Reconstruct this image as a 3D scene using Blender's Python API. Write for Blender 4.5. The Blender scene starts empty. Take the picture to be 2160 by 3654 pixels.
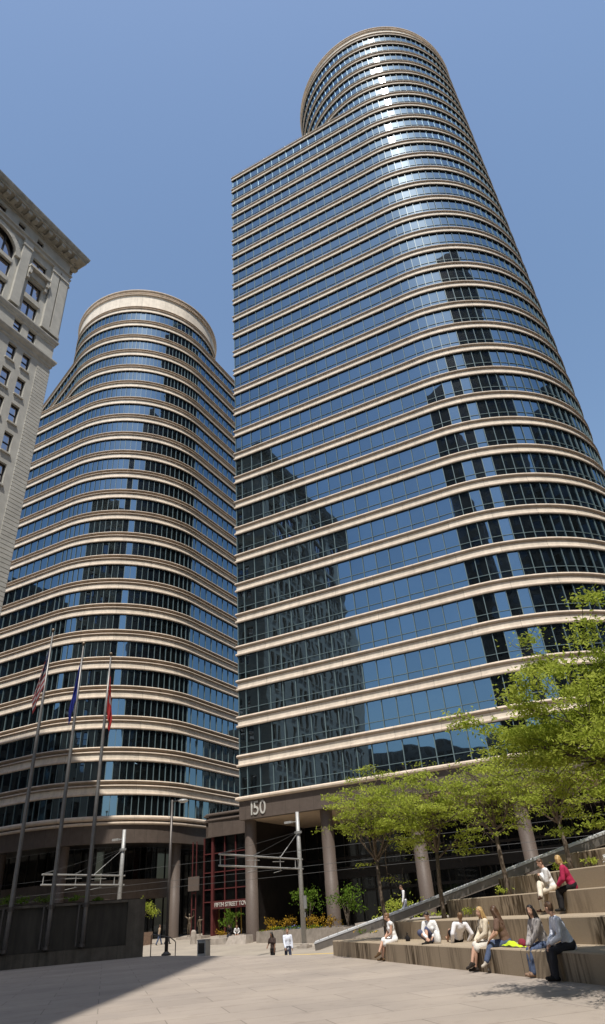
import bpy, bmesh, math, random
from mathutils import Vector, Matrix, noise
PI = math.pi
rad = math.radians
sc = bpy.context.scene
C = bpy.data.collections.new("scene"); sc.collection.children.link(C)
def azv(a, d=1.0): return Vector((math.sin(rad(a))*d, math.cos(rad(a))*d, 0))

# ------------------------------------------------------------------ materials
MATS = {}
ORG = {}      # world origin of every object with parts
def nmat(name):
    m = bpy.data.materials.new(name); m.use_nodes = True
    nt = m.node_tree; b = nt.nodes.get("Principled BSDF"); MATS[name] = m
    return m, nt, b
def ramp2(nt, fac, c1, c2, p1=0.3, p2=0.7):
    r = nt.nodes.new("ShaderNodeValToRGB")
    r.color_ramp.elements[0].color = (*c1, 1); r.color_ramp.elements[1].color = (*c2, 1)
    r.color_ramp.elements[0].position = p1; r.color_ramp.elements[1].position = p2
    nt.links.new(fac, r.inputs[0]); return r.outputs[0]
def noise_tex(nt, scale, detail=4, stretch=None, rough=.55):
    tc = nt.nodes.new("ShaderNodeTexCoord"); out = tc.outputs["Object"]
    if stretch:
        mp = nt.nodes.new("ShaderNodeMapping"); mp.inputs["Scale"].default_value = stretch
        nt.links.new(out, mp.inputs[0]); out = mp.outputs[0]
    n = nt.nodes.new("ShaderNodeTexNoise"); n.inputs["Scale"].default_value = scale
    n.inputs["Detail"].default_value = detail; n.inputs["Roughness"].default_value = rough
    nt.links.new(out, n.inputs["Vector"]); return n.outputs["Fac"]
def mul(nt, a, b, fac=1.0, mode="MULTIPLY"):
    x = nt.nodes.new("ShaderNodeMix"); x.data_type = "RGBA"; x.blend_type = mode
    x.inputs[0].default_value = fac
    nt.links.new(a, x.inputs[6]); nt.links.new(b, x.inputs[7]); return x.outputs[2]
def bump(nt, b, h, strength=.2, dist=.02):
    bm_ = nt.nodes.new("ShaderNodeBump"); bm_.inputs["Strength"].default_value = strength
    bm_.inputs["Distance"].default_value = dist
    nt.links.new(h, bm_.inputs["Height"]); nt.links.new(bm_.outputs[0], b.inputs["Normal"])
def basic(name, col, rough=.7, var=.15, scale=3.0, metal=0.0, bump_s=0.0, stretch=None, spec=.3):
    m, nt, b = nmat(name)
    f = noise_tex(nt, scale, 5, stretch)
    lo = tuple(c*(1-var) for c in col); hi = tuple(min(1, c*(1+var)) for c in col)
    c = ramp2(nt, f, lo, hi)
    nt.links.new(c, b.inputs["Base Color"]); b.inputs["Roughness"].default_value = rough
    b.inputs["Metallic"].default_value = metal; b.inputs["Specular IOR Level"].default_value = spec
    if bump_s: bump(nt, b, f, bump_s)
    return m
def math_node(nt, op, a, bval=None, blink=None):
    n = nt.nodes.new("ShaderNodeMath"); n.operation = op
    nt.links.new(a, n.inputs[0])
    if blink is not None: nt.links.new(blink, n.inputs[1])
    elif bval is not None: n.inputs[1].default_value = bval
    return n.outputs[0]
def jointed(name, col, pitch, width=.02, dark=.55, rough=.75, var=.1, scale=1.2, spec=.25, fine=0.06, streak=0.0):
    """panels with thin vertical joints, u = running length in metres stored in the UV map"""
    m, nt, b = nmat(name)
    uv = nt.nodes.new("ShaderNodeUVMap"); uv.uv_map = "run"
    sp = nt.nodes.new("ShaderNodeSeparateXYZ"); nt.links.new(uv.outputs[0], sp.inputs[0])
    md = math_node(nt, "MODULO", sp.outputs[0], pitch)
    j = math_node(nt, "LESS_THAN", md, width)
    f = noise_tex(nt, scale, 6)
    c = ramp2(nt, f, tuple(x*(1-var) for x in col), tuple(x*(1+var) for x in col))
    f2 = noise_tex(nt, 40, 2)
    c = mul(nt, c, ramp2(nt, f2, (1-fine,)*3, (1+fine,)*3))
    if streak:
        f3 = noise_tex(nt, 1.0, 5, (2.5, 2.5, .12))
        c = mul(nt, c, ramp2(nt, f3, (1-streak,)*3, (1.05,)*3, .35, .6))
    # each panel a slightly different shade
    fl = math_node(nt, "FLOOR", math_node(nt, "DIVIDE", sp.outputs[0], pitch))
    wn = nt.nodes.new("ShaderNodeTexWhiteNoise"); wn.noise_dimensions = "1D"; nt.links.new(fl, wn.inputs["W"])
    c = mul(nt, c, ramp2(nt, wn.outputs["Value"], (.93,)*3, (1.04,)*3, 0, 1))
    mx = nt.nodes.new("ShaderNodeMix"); mx.data_type = "RGBA"
    nt.links.new(j, mx.inputs[0]); nt.links.new(c, mx.inputs[6])
    mx.inputs[7].default_value = (*(x*dark for x in col), 1)
    nt.links.new(mx.outputs[2], b.inputs["Base Color"])
    b.inputs["Roughness"].default_value = rough; b.inputs["Specular IOR Level"].default_value = spec
    return m

CREAM = jointed("cream_precast", (.82, .725, .605), 4.55, .045, .62, streak=.07)
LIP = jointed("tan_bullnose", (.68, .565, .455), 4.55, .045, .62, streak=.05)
LIPD = jointed("painted_shade_moulding", (.35, .28, .215), 4.55, .025, rough=.7, streak=.06)  # darker copy of the bullnose tone, painting the shade under each lip
HEADM = basic("painted_shade_soffit", (.045, .05, .048), .5, .1, 3)  # near-black tone stands in for the shade on the band undersides
GRAN = jointed("brown_granite", (.125, .098, .082), 1.52, .03, .55, .45, .12, 2.0, .4, .14)
COLM = basic("column_granite", (.130, .102, .086), .5, .16, 14, spec=.35)
SOFF = basic("tan_soffit", (.58, .45, .33), .8, .08, 1.5)
MULL = basic("pale_green_metal", (.165, .23, .245), .45, .08, 2, .1)
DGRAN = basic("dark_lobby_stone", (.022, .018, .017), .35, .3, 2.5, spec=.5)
BURG = basic("burgundy_metal", (.105, .029, .028), .45, .12, 2)
ROOF = basic("roof_gravel", (.25, .24, .22), .9, .2, 3)
WHITEL = basic("white_letters", (.56, .54, .50), .5, .03, 4)
STONE = basic("pale_old_stone", (.50, .485, .44), .85, .12, .9, bump_s=.1)
STONEL = basic("carved_stone", (.50, .48, .43), .85, .14, 1.6)
STONED = basic("weathered_cornice_stone", (.37, .35, .30), .85, .25, 1.6)
WFRAME = basic("dark_window_frame", (.035, .033, .032), .5, .1, 3)
ALU = basic("galvanised_steel", (.40, .395, .38), .5, .14, 6, .3)
POLE = basic("bronze_brown_pole", (.11, .098, .09), .4, .1, 4, .5)
FPOLE = basic("grey_flagpole_metal", (.21, .20, .19), .42, .1, 3, .5)
SSTEEL = basic("stainless_cap", (.74, .75, .76), .4, .12, 5, .2)
RAILB = basic("rail_side_bronze", (.26, .235, .21), .4, .12, 3, .4)
BRONZE = basic("bronze_patina", (.13, .10, .07), .45, .35, 8, .4)
BARK = basic("grey_brown_bark", (.135, .105, .080), .9, .35, 10, bump_s=.3)
BARKP = basic("dark_limb_bark", (.075, .058, .045), .9, .35, 10, bump_s=.3)
ROCK = basic("pale_granite_block", (.36, .315, .27), .85, .2, 3, bump_s=.15)
SOIL = basic("soil", (.06, .045, .035), .95, .3, 6)
GREYBOX = basic("grey_enamel", (.22, .22, .215), .5, .1, 5)
WIRE = basic("dull_wire", (.11, .11, .108), .5, .1, 3, .4)
LAMPG = basic("lamp_glass", (.6, .6, .58), .25, .05, 3)
PLINTH = jointed("grey_plinth_granite", (.135, .114, .088), 1.6, .02, .6, .8, .2, 1.6, .25, .16, .3)
PANEL = basic("dark_plinth_panel", (.052, .044, .034), .55, .3, 3, stretch=(1, 1, .2))

def glass_mat(name, tint, dark, wav=.035, rough=.012, dust=0.05):
    m, nt, b = nmat(name)
    nt.nodes.remove(b); out = nt.nodes["Material Output"]
    gl = nt.nodes.new("ShaderNodeBsdfGlossy"); gl.inputs["Roughness"].default_value = rough
    df = nt.nodes.new("ShaderNodeBsdfDiffuse")
    uv = nt.nodes.new("ShaderNodeUVMap"); uv.uv_map = "run"
    sp = nt.nodes.new("ShaderNodeSeparateXYZ"); nt.links.new(uv.outputs[0], sp.inputs[0])
    fl = math_node(nt, "FLOOR", sp.outputs[0])
    wn = nt.nodes.new("ShaderNodeTexWhiteNoise"); wn.noise_dimensions = "2D"
    cb = nt.nodes.new("ShaderNodeCombineXYZ"); nt.links.new(fl, cb.inputs[0])
    fl2 = math_node(nt, "FLOOR", sp.outputs[1]); nt.links.new(fl2, cb.inputs[1])
    nt.links.new(cb.outputs[0], wn.inputs["Vector"])
    tintc = ramp2(nt, wn.outputs["Value"], tuple(x*.90 for x in tint), tuple(x*1.05 for x in tint), 0, 1)
    nt.links.new(tintc, gl.inputs["Color"])
    # rooms behind the tinted glass: mostly dark, some blinds
    nz = noise_tex(nt, .9, 3)
    rm = ramp2(nt, nz, tuple(x*.45 for x in dark), tuple(x*1.6 for x in dark), .35, .7)
    nt.links.new(rm, df.inputs["Color"])
    tc = nt.nodes.new("ShaderNodeTexCoord")
    n = nt.nodes.new("ShaderNodeTexNoise"); n.inputs["Scale"].default_value = .5; n.inputs["Detail"].default_value = 1.0
    nt.links.new(tc.outputs["Object"], n.inputs["Vector"])
    bp = nt.nodes.new("ShaderNodeBump"); bp.inputs["Strength"].default_value = 1.0; bp.inputs["Distance"].default_value = wav
    nt.links.new(n.outputs["Fac"], bp.inputs["Height"]); nt.links.new(bp.outputs[0], gl.inputs["Normal"])
    lw = nt.nodes.new("ShaderNodeFresnel"); lw.inputs["IOR"].default_value = 1.6
    fac = math_node(nt, "ADD", lw.outputs[0], .70); fac = math_node(nt, "MINIMUM", fac, 1.0)
    # a film of dust on the panes spreads a soft glow round the mirrored sun
    last = gl.outputs[0]
    for rr, wt, kind in ((.135, dust*.8, "BECKMANN"), (.32, dust*.2, "GGX")):
        ds = nt.nodes.new("ShaderNodeBsdfGlossy"); ds.distribution = kind; ds.inputs["Roughness"].default_value = rr; ds.inputs["Color"].default_value = (.9, .95, 1, 1)
        dm = nt.nodes.new("ShaderNodeMixShader"); dm.inputs[0].default_value = wt
        nt.links.new(last, dm.inputs[1]); nt.links.new(ds.outputs[0], dm.inputs[2]); last = dm.outputs[0]
    mx = nt.nodes.new("ShaderNodeMixShader"); nt.links.new(fac, mx.inputs[0])
    nt.links.new(df.outputs[0], mx.inputs[1]); nt.links.new(last, mx.inputs[2])
    nt.links.new(mx.outputs[0], out.inputs["Surface"])
    return m
GLASS = glass_mat("blue_reflective_glass", (.172, .272, .368), (.016, .021, .022), .009, .015)
LOBBY = glass_mat("dark_lobby_glass", (.055, .058, .058), (.010, .010, .010), .006, .03)
OLDGL = glass_mat("old_window_glass", (.62, .58, .62), (.02, .02, .02), .01, .03)

def plaza_mat(name, col, rot, bw, bh, joint=.010, dark=.62):
    m, nt, b = nmat(name)
    tc = nt.nodes.new("ShaderNodeTexCoord"); mp = nt.nodes.new("ShaderNodeMapping")
    mp.inputs["Rotation"].default_value = (0, 0, rad(rot)); nt.links.new(tc.outputs["Object"], mp.inputs[0])
    br = nt.nodes.new("ShaderNodeTexBrick"); nt.links.new(mp.outputs[0], br.inputs["Vector"])
    br.inputs["Scale"].default_value = 1.0; br.inputs["Brick Width"].default_value = bw; br.inputs["Row Height"].default_value = bh
    br.inputs["Mortar Size"].default_value = joint; br.inputs["Mortar Smooth"].default_value = .3; br.inputs["Bias"].default_value = 0
    br.inputs["Color1"].default_value = (*(x*.95 for x in col), 1); br.inputs["Color2"].default_value = (*(x*1.05 for x in col), 1)
    br.inputs["Mortar"].default_value = (*(x*dark for x in col), 1)
    f = noise_tex(nt, .35, 6); c = mul(nt, br.outputs["Color"], ramp2(nt, f, (.84, .84, .85), (1.08, 1.07, 1.05)))
    f2 = noise_tex(nt, 60, 3); c = mul(nt, c, ramp2(nt, f2, (.90,)*3, (1.08,)*3))
    f3 = noise_tex(nt, 2.2, 5); c = mul(nt, c, ramp2(nt, f3, (.86, .85, .84), (1, 1, 1), .28, .45))
    nt.links.new(c, b.inputs["Base Color"]); b.inputs["Roughness"].default_value = .8; b.inputs["Specular IOR Level"].default_value = .25
    bump(nt, b, f2, .12, .004)
    return m
PLAZA = plaza_mat("plaza_granite_slabs", (.365, .312, .266), -17, 2.6, 1.25, .012, .56)
STREET = plaza_mat("street_paving", (.37, .325, .27), -27, 1.2, .6, .012, .8)

def terrace_mat():
    m, nt, b = nmat("stained_terrace_granite")
    uv = nt.nodes.new("ShaderNodeUVMap"); uv.uv_map = "run"
    sp = nt.nodes.new("ShaderNodeSeparateXYZ"); nt.links.new(uv.outputs[0], sp.inputs[0])
    f2 = noise_tex(nt, 70, 3)
    col = (.375, .30, .215)
    c = ramp2(nt, f2, tuple(x*.82 for x in col), tuple(x*1.12 for x in col))
    # water streaks run down the faces only (v = 0..1 on faces, >1.5 on tops), in patches along the wall
    cb = nt.nodes.new("ShaderNodeCombineXYZ"); nt.links.new(sp.outputs[0], cb.inputs[0])
    v2 = math_node(nt, "MULTIPLY", sp.outputs[1], .10); nt.links.new(v2, cb.inputs[1])
    n = nt.nodes.new("ShaderNodeTexNoise"); n.inputs["Scale"].default_value = 9.0; n.inputs["Detail"].default_value = 6
    nt.links.new(cb.outputs[0], n.inputs["Vector"])
    n2 = nt.nodes.new("ShaderNodeTexNoise"); n2.inputs["Scale"].default_value = .42; n2.inputs["Detail"].default_value = 1
    nt.links.new(cb.outputs[0], n2.inputs["Vector"])
    st = ramp2(nt, n.outputs["Fac"], (.19, .165, .135), (1, 1, 1), .42, .60)
    patch = ramp2(nt, n2.outputs["Fac"], (0, 0, 0), (1, 1, 1), .45, .58)
    face = math_node(nt, "LESS_THAN", sp.outputs[1], 1.2)
    fac = math_node(nt, "MULTIPLY", patch, blink=face)
    mx = nt.nodes.new("ShaderNodeMix"); mx.data_type = "RGBA"; mx.blend_type = "MULTIPLY"
    nt.links.new(fac, mx.inputs[0]); nt.links.new(c, mx.inputs[6]); nt.links.new(st, mx.inputs[7])
    nt.links.new(mx.outputs[2], b.inputs["Base Color"]); b.inputs["Roughness"].default_value = .85
    b.inputs["Specular IOR Level"].default_value = .2
    jn = math_node(nt, "LESS_THAN", math_node(nt, "MODULO", math_node(nt, "ADD", sp.outputs[0], 3.1), 4.6), .022)
    m2 = nt.nodes.new("ShaderNodeMix"); m2.data_type = "RGBA"; nt.links.new(jn, m2.inputs[0]); nt.links.new(mx.outputs[2], m2.inputs[6]); m2.inputs[7].default_value = (.12, .095, .07, 1)
    nt.links.new(m2.outputs[2], b.inputs["Base Color"])
    bump(nt, b, f2, .1, .004)
    return m
TERR = terrace_mat()

def leaf_mat(name, c1, c2, trans=.35):
    m, nt, b = nmat(name); nt.nodes.remove(b); out = nt.nodes["Material Output"]
    uv = nt.nodes.new("ShaderNodeUVMap"); uv.uv_map = "run"
    sp = nt.nodes.new("ShaderNodeSeparateXYZ"); nt.links.new(uv.outputs[0], sp.inputs[0])
    c = ramp2(nt, sp.outputs[0], c1, c2, 0, 1)
    d = nt.nodes.new("ShaderNodeBsdfDiffuse"); t = nt.nodes.new("ShaderNodeBsdfTranslucent")
    nt.links.new(c, d.inputs[0]); nt.links.new(c, t.inputs[0])
    mx = nt.nodes.new("ShaderNodeMixShader"); mx.inputs[0].default_value = trans
    nt.links.new(d.outputs[0], mx.inputs[1]); nt.links.new(t.outputs[0], mx.inputs[2])
    nt.links.new(mx.outputs[0], out.inputs["Surface"]); return m
LEAF = leaf_mat("spring_leaves", (.23, .295, .03), (.54, .59, .12), .5)
LEAFD = leaf_mat("shrub_leaves", (.06, .12, .012), (.17, .26, .04))
FLOWY = leaf_mat("yellow_petals", (.62, .33, .015), (.80, .55, .03), .2)
FLOWO = leaf_mat("orange_foliage", (.24, .15, .02), (.44, .27, .035), .25)
FLOWB = leaf_mat("blue_petals", (.10, .12, .40), (.25, .28, .62), .2)
FLOWW = leaf_mat("white_petals", (.7, .7, .68), (.8, .8, .78), .2)

# ------------------------------------------------------------------ mesh helpers
class MB:
    """collects polygons (with an optional running-length UV) and links them as one mesh"""
    def __init__(s): s.v = []; s.f = []; s.uv = []; s.mi = []
    def poly(s, pts, uvs=None, mi=0):
        i = len(s.v); s.v += [tuple(p) for p in pts]; s.f.append(tuple(range(i, i+len(pts))))
        s.uv.append(uvs if uvs else [(p[0]+p[1], p[2]) for p in pts]); s.mi.append(mi)
    def box(s, c, ex, ey, ez, mi=0):
        """box from centre c and half-extent vectors"""
        c, ex, ey, ez = map(Vector, (c, ex, ey, ez))
        P = lambda a, b, d: c+ex*a+ey*b+ez*d
        L = 2*ex.length; W = 2*ey.length; H = 2*ez.length
        flip = ex.cross(ey).dot(ez) < 0
        fs = [([P(-1,-1,-1),P(1,-1,-1),P(1,-1,1),P(-1,-1,1)], L, H), ([P(1,1,-1),P(-1,1,-1),P(-1,1,1),P(1,1,1)], L, H),
              ([P(1,-1,-1),P(1,1,-1),P(1,1,1),P(1,-1,1)], W, H), ([P(-1,1,-1),P(-1,-1,-1),P(-1,-1,1),P(-1,1,1)], W, H),
              ([P(-1,-1,1),P(1,-1,1),P(1,1,1),P(-1,1,1)], L, W), ([P(-1,1,-1),P(1,1,-1),P(1,-1,-1),P(-1,-1,-1)], L, W)]
        for pts, a, b in fs:
            if flip: pts = pts[::-1]
            s.poly(pts, [(0,0),(a,0),(a,b),(0,b)], mi)
    def abox(s, x0, x1, y0, y1, z0, z1, mi=0):
        s.box(((x0+x1)/2,(y0+y1)/2,(z0+z1)/2), ((x1-x0)/2,0,0), (0,(y1-y0)/2,0), (0,0,(z1-z0)/2), mi)
    def tube(s, pts, r, seg=8, cap=True, mi=0):
        pts = [Vector(p) for p in pts]
        rs = r if isinstance(r, (list, tuple)) else [r]*len(pts)
        rings = []; n = len(pts); up = None
        for i, p in enumerate(pts):
            d = (pts[min(i+1,n-1)]-pts[max(i-1,0)]).normalized()
            if up is None:
                up = Vector((0,0,1)) if abs(d.z) < .9 else Vector((1,0,0))
            a = d.cross(up).normalized(); b = a.cross(d).normalized(); up = b
            rings.append([p+(a*math.cos(2*PI*k/seg)+b*math.sin(2*PI*k/seg))*rs[i] for k in range(seg)])
        L = 0
        for i in range(n-1):
            L2 = L+(pts[i+1]-pts[i]).length
            for k in range(seg):
                k2 = (k+1) % seg
                s.poly([rings[i][k], rings[i+1][k], rings[i+1][k2], rings[i][k2]][::-1], [(k/seg,L),(k/seg,L2),((k+1)/seg,L2),((k+1)/seg,L)], mi)
            L = L2
        if cap:
            s.poly(rings[0][::-1], None, mi); s.poly(rings[-1], None, mi)
    def lathe(s, c, prof, seg=16, mi=0):
        c = Vector(c)
        for (r0,z0),(r1,z1) in zip(prof, prof[1:]):
            for k in range(seg):
                a0 = 2*PI*k/seg; a1 = 2*PI*(k+1)/seg
                pts = [c+Vector((math.cos(a0)*r0,math.sin(a0)*r0,z0)), c+Vector((math.cos(a1)*r0,math.sin(a1)*r0,z0)),
                       c+Vector((math.cos(a1)*r1,math.sin(a1)*r1,z1)), c+Vector((math.cos(a0)*r1,math.sin(a0)*r1,z1))]
                if r0 < 1e-6: pts = pts[1:]
                elif r1 < 1e-6: pts = pts[:3]
                s.poly(pts, [(a0, z0)]*len(pts), mi)
    def build(s, name, mat, parent=None, smooth=False, loc=None):
        me = bpy.data.meshes.new(name)
        off = Vector(loc) if loc is not None else Vector(ORG.get(parent, (0,0,0)))
        me.from_pydata([tuple(Vector(p)-off) for p in s.v], [], s.f)
        uvl = me.uv_layers.new(name="run"); k = 0
        for u in s.uv:
            for q in u: uvl.data[k].uv = q; k += 1
        for mm in (mat if isinstance(mat, (list, tuple)) else [mat]): me.materials.append(mm)
        if isinstance(mat, (list, tuple)) and len(mat) > 1:
            me.polygons.foreach_set("material_index", s.mi)
        if smooth: me.polygons.foreach_set("use_smooth", [True]*len(me.polygons))
        me.update()
        o = bpy.data.objects.new(name, me); C.objects.link(o)
        ORG[o] = tuple(off)
        if parent is not None: o.parent = parent; o.location = (0,0,0) if loc is None else Vector(loc)-Vector(ORG.get(parent, (0,0,0)))
        else: o.location = off
        return o
def weld(o, dist=.0005, smooth=False):
    bm = bmesh.new(); bm.from_mesh(o.data); bmesh.ops.remove_doubles(bm, verts=bm.verts, dist=dist)
    bm.to_mesh(o.data); bm.free()
    if smooth: o.data.polygons.foreach_set("use_smooth", [True]*len(o.data.polygons))
def tag(o, label, cat, group=None):
    o["label"] = label; o["category"] = cat
    if group: o["group"] = group
    return o
def thing(name, label, cat, loc=(0,0,0), group=None):
    o = bpy.data.objects.new(name, None); C.objects.link(o); o.location = loc; ORG[o] = tuple(loc)
    o.empty_display_size = .3
    return tag(o, label, cat, group)
def struct(o): o["kind"] = "structure"; return o
def text_mesh(s, size, depth, name, mat, parent, origin, xdir, zdir=Vector((0,0,1)), bold=0.0, xs=1.0, kern=None):
    cu = bpy.data.curves.new("lettering", "FONT"); cu.body = s; cu.size = size; cu.extrude = depth; cu.offset = bold
    if kern is not None: cu.body_format[0].kerning = kern
    t = bpy.data.objects.new("lettering", cu); C.objects.link(t)
    bpy.context.view_layer.update()
    dg = bpy.context.evaluated_depsgraph_get()
    me = bpy.data.meshes.new_from_object(t.evaluated_get(dg)); bpy.data.objects.remove(t)
    me.name = name; me.materials.clear(); me.materials.append(mat)
    xd = Vector(xdir).normalized(); nd = xd.cross(zdir)
    M = Matrix((( xd.x*xs, zdir.x, nd.x, origin[0]), (xd.y*xs, zdir.y, nd.y, origin[1]), (xd.z*xs, zdir.z, nd.z, origin[2]), (0,0,0,1)))
    me.transform(M); me.transform(Matrix.Translation(-Vector(ORG.get(parent, (0,0,0)))))
    o = bpy.data.objects.new(name, me); C.objects.link(o); o.parent = parent
    return o

# ------------------------------------------------------------------ camera, sun, sky
def setup_camera():
    cam = bpy.data.cameras.new("camera"); o = bpy.data.objects.new("camera", cam); C.objects.link(o)
    F, p, r = 2266.09, rad(32.2577), rad(-4.45185)
    f = Vector((0, math.cos(p), math.sin(p))); rt = Vector((1,0,0)); up = Vector((0,-math.sin(p), math.cos(p)))
    R = rt*math.cos(r)+up*math.sin(r); U = -rt*math.sin(r)+up*math.cos(r)
    M = Matrix((R, U, -f)).transposed().to_4x4(); M.translation = (0, 0, 1.6)
    o.matrix_world = M
    cam.sensor_fit = "VERTICAL"; cam.sensor_height = 36; cam.lens = 36*F/3654
    cam.clip_start = .1; cam.clip_end = 6000
    sc.camera = o
setup_camera()
SUN_AZ, SUN_EL = 179.5, 63.6
def setup_light():
    sd = bpy.data.lights.new("sun", "SUN"); sd.energy = 4.9; sd.angle = rad(.5); sd.color = (1, .955, .88)
    so = bpy.data.objects.new("sun", sd); C.objects.link(so)
    d = azv(SUN_AZ)*math.cos(rad(SUN_EL)) + Vector((0,0,math.sin(rad(SUN_EL))))
    so.rotation_euler = d.to_track_quat("Z", "Y").to_euler()
    w = bpy.data.worlds.new("World"); sc.world = w; w.use_nodes = True
    nt = w.node_tree; bg = nt.nodes["Background"]; bg.inputs[1].default_value = .15
    sk = nt.nodes.new("ShaderNodeTexSky"); sk.sky_type = "NISHITA"; sk.sun_disc = False
    sk.sun_elevation = rad(SUN_EL); sk.sun_rotation = rad(SUN_AZ)
    sk.altitude = 200; sk.air_density = 1.65; sk.dust_density = 1.9; sk.ozone_density = 4.0
    nt.links.new(sk.outputs[0], bg.inputs[0])
    sc.view_settings.view_transform = "Standard"; sc.view_settings.look = "None"; sc.view_settings.exposure = 0
    sc.cycles.max_bounces = 8; sc.cycles.glossy_bounces = 5; sc.cycles.sample_clamp_indirect = 6
    sc.cycles.caustics_reflective = False; sc.cycles.caustics_refractive = False
    sc.cycles.use_denoising = True
setup_light()

import time as _t; _T=[_t.time()]
# ------------------------------------------------------------------ towers
def arc(c, r, a0, a1, n):
    """n+1 points ccw from angle a0 to a1 (radians, from +x)"""
    return [Vector((c[0]+r*math.cos(a0+(a1-a0)*i/n), c[1]+r*math.sin(a0+(a1-a0)*i/n), 0)) for i in range(n+1)]
def ang(v): return math.atan2(v[1], v[0])
def seg_pts(a, b, n, first=False):
    return [a+(b-a)*(i/n) for i in range(0 if first else 1, n+1)]
def mitres(loop):
    n = len(loop); out = []
    for i in range(n):
        d0 = (loop[i]-loop[i-1]).normalized(); d1 = (loop[(i+1) % n]-loop[i]).normalized()
        n0 = Vector((d0.y,-d0.x,0)); n1 = Vector((d1.y,-d1.x,0))
        m = (n0+n1)/(max(.25, 1+n0.dot(n1))); out.append(m)
    return out
def runs(loop):
    L = [0]
    for i in range(len(loop)): L.append(L[-1]+(loop[(i+1) % len(loop)]-loop[i]).length)
    return L
def sweep(mb, loop, prof, z, mis=None, alt=()):
    """sweep an (offset, height) profile round a closed loop"""
    ms = mitres(loop); L = runs(loop); n = len(loop)
    for i in range(n):
        j = (i+1) % n
        for q in range(len(prof)-1):
            (o0,h0),(o1,h1) = prof[q], prof[q+1]
            a = loop[i]+ms[i]*o0+Vector((0,0,z+h0)); b = loop[j]+ms[j]*o0+Vector((0,0,z+h0))
            c = loop[j]+ms[j]*o1+Vector((0,0,z+h1)); d = loop[i]+ms[i]*o1+Vector((0,0,z+h1))
            mb.poly([a,b,c,d], [(L[i],h0),(L[i+1],h0),(L[i+1],h1),(L[i],h1)], 2 if i in alt else (mis[q] if mis else 0))
def nose(h0, h1, base, out, n=5):
    """half-round bullnose between two heights"""
    return [(base+out*math.sin(PI*k/n), h0+(h1-h0)*(1-math.cos(PI*k/n))/2) for k in range(n+1)]
def profile(parts):
    pr = []; mi = []
    for kind, pts in parts:
        for p in pts:
            if pr:
                if abs(pr[-1][0]-p[0])+abs(pr[-1][1]-p[1]) < 1e-6: continue
                mi.append(kind)
            pr.append(p)
    return pr, mi
# material slots of the bands: 0 cream, 1 bullnose, 2 dark stone, 3 under-moulding in painted shade, 4 soffit in painted shade
def roll(h0, h1, base, out, under=3):
    """bullnose with shade painted into its lower half, plain tan on top"""
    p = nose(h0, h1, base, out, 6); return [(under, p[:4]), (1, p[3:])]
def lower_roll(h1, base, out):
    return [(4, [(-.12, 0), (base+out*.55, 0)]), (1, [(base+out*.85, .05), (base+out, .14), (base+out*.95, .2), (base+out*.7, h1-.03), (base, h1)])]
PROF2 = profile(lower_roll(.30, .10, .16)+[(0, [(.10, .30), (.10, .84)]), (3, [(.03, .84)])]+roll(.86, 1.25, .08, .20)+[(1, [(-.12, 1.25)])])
PROF3 = profile(lower_roll(.34, .10, .17)+[(0, [(.10, .34), (.10, .93)]), (3, [(.05, .93)])]+roll(.95, 1.22, .08, .19)+[(1, [(.0, 1.22)]), (3, [(.0, 1.46)])]+roll(1.48, 1.80, .04, .21)+[(1, [(-.12, 1.80)])])  # the recess between the upper lips also takes the painted shade tone
SH2, SH3 = 1.25, 1.80
rng = random.Random(4)
def window_band(parent, loop, z0, z1, transom, seedrow, jit=.006, alt=()):
    """a strip of panes (each pane a flat facet of its own) with its frame of mullions"""
    g = MB(); f = MB(); n = len(loop); ms = mitres(loop)
    for i in range(n):
        a, b = loop[i], loop[(i+1) % n]
        d = (b-a); L = d.length; d.normalize(); nn = Vector((d.y,-d.x,0))
        if L < .2: continue
        k = max(1, round(L/1.6)) if L > 2.2 else 1
        for q in range(k):
            p0 = a+(b-a)*(q/k); p1 = a+(b-a)*((q+1)/k)
            t = rng.gauss(0, jit); s = rng.gauss(0, jit); base = nn*-.02
            pts = [p0+base+nn*(t+s), p1+base+nn*(-t+s), p1+base+nn*(-t-s), p0+base+nn*(t-s)]
            pts = [p+Vector((0,0,zz)) for p, zz in zip(pts, (z0-.05, z0-.05, z1+.05, z1+.05))]
            u = i*7+q; g.poly(pts, [(u+.05,seedrow+.05),(u+.95,seedrow+.05),(u+.95,seedrow+.95),(u+.05,seedrow+.95)], 1 if i in alt else 0)
            if i in alt: continue
            # mullion at p0, transom along the pane
            f.box(p0+nn*.03+Vector((0,0,(z0+z1)/2)), d*.035, nn*.055, Vector((0,0,(z1-z0)/2)))
            if transom: f.box((p0+p1)/2+nn*.025+Vector((0,0,z0+transom)), d*((p1-p0).length/2-.036), nn*.03, Vector((0,0,.024)))
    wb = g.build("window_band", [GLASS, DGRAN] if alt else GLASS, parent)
    f.build("window_frame", MULL, wb)
    return wb
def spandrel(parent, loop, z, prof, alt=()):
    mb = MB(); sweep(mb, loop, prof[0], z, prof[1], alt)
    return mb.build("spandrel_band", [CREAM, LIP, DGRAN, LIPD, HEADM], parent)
def cap(parent, loop, z, name="roof", mat=None, off=-.1, down=False):
    mb = MB(); ms = mitres(loop)
    pts = [p+m*off+Vector((0,0,z)) for p, m in zip(loop, ms)]
    mb.poly(pts[::-1] if down else pts); return mb.build(name, mat or ROOF, parent)

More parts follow.
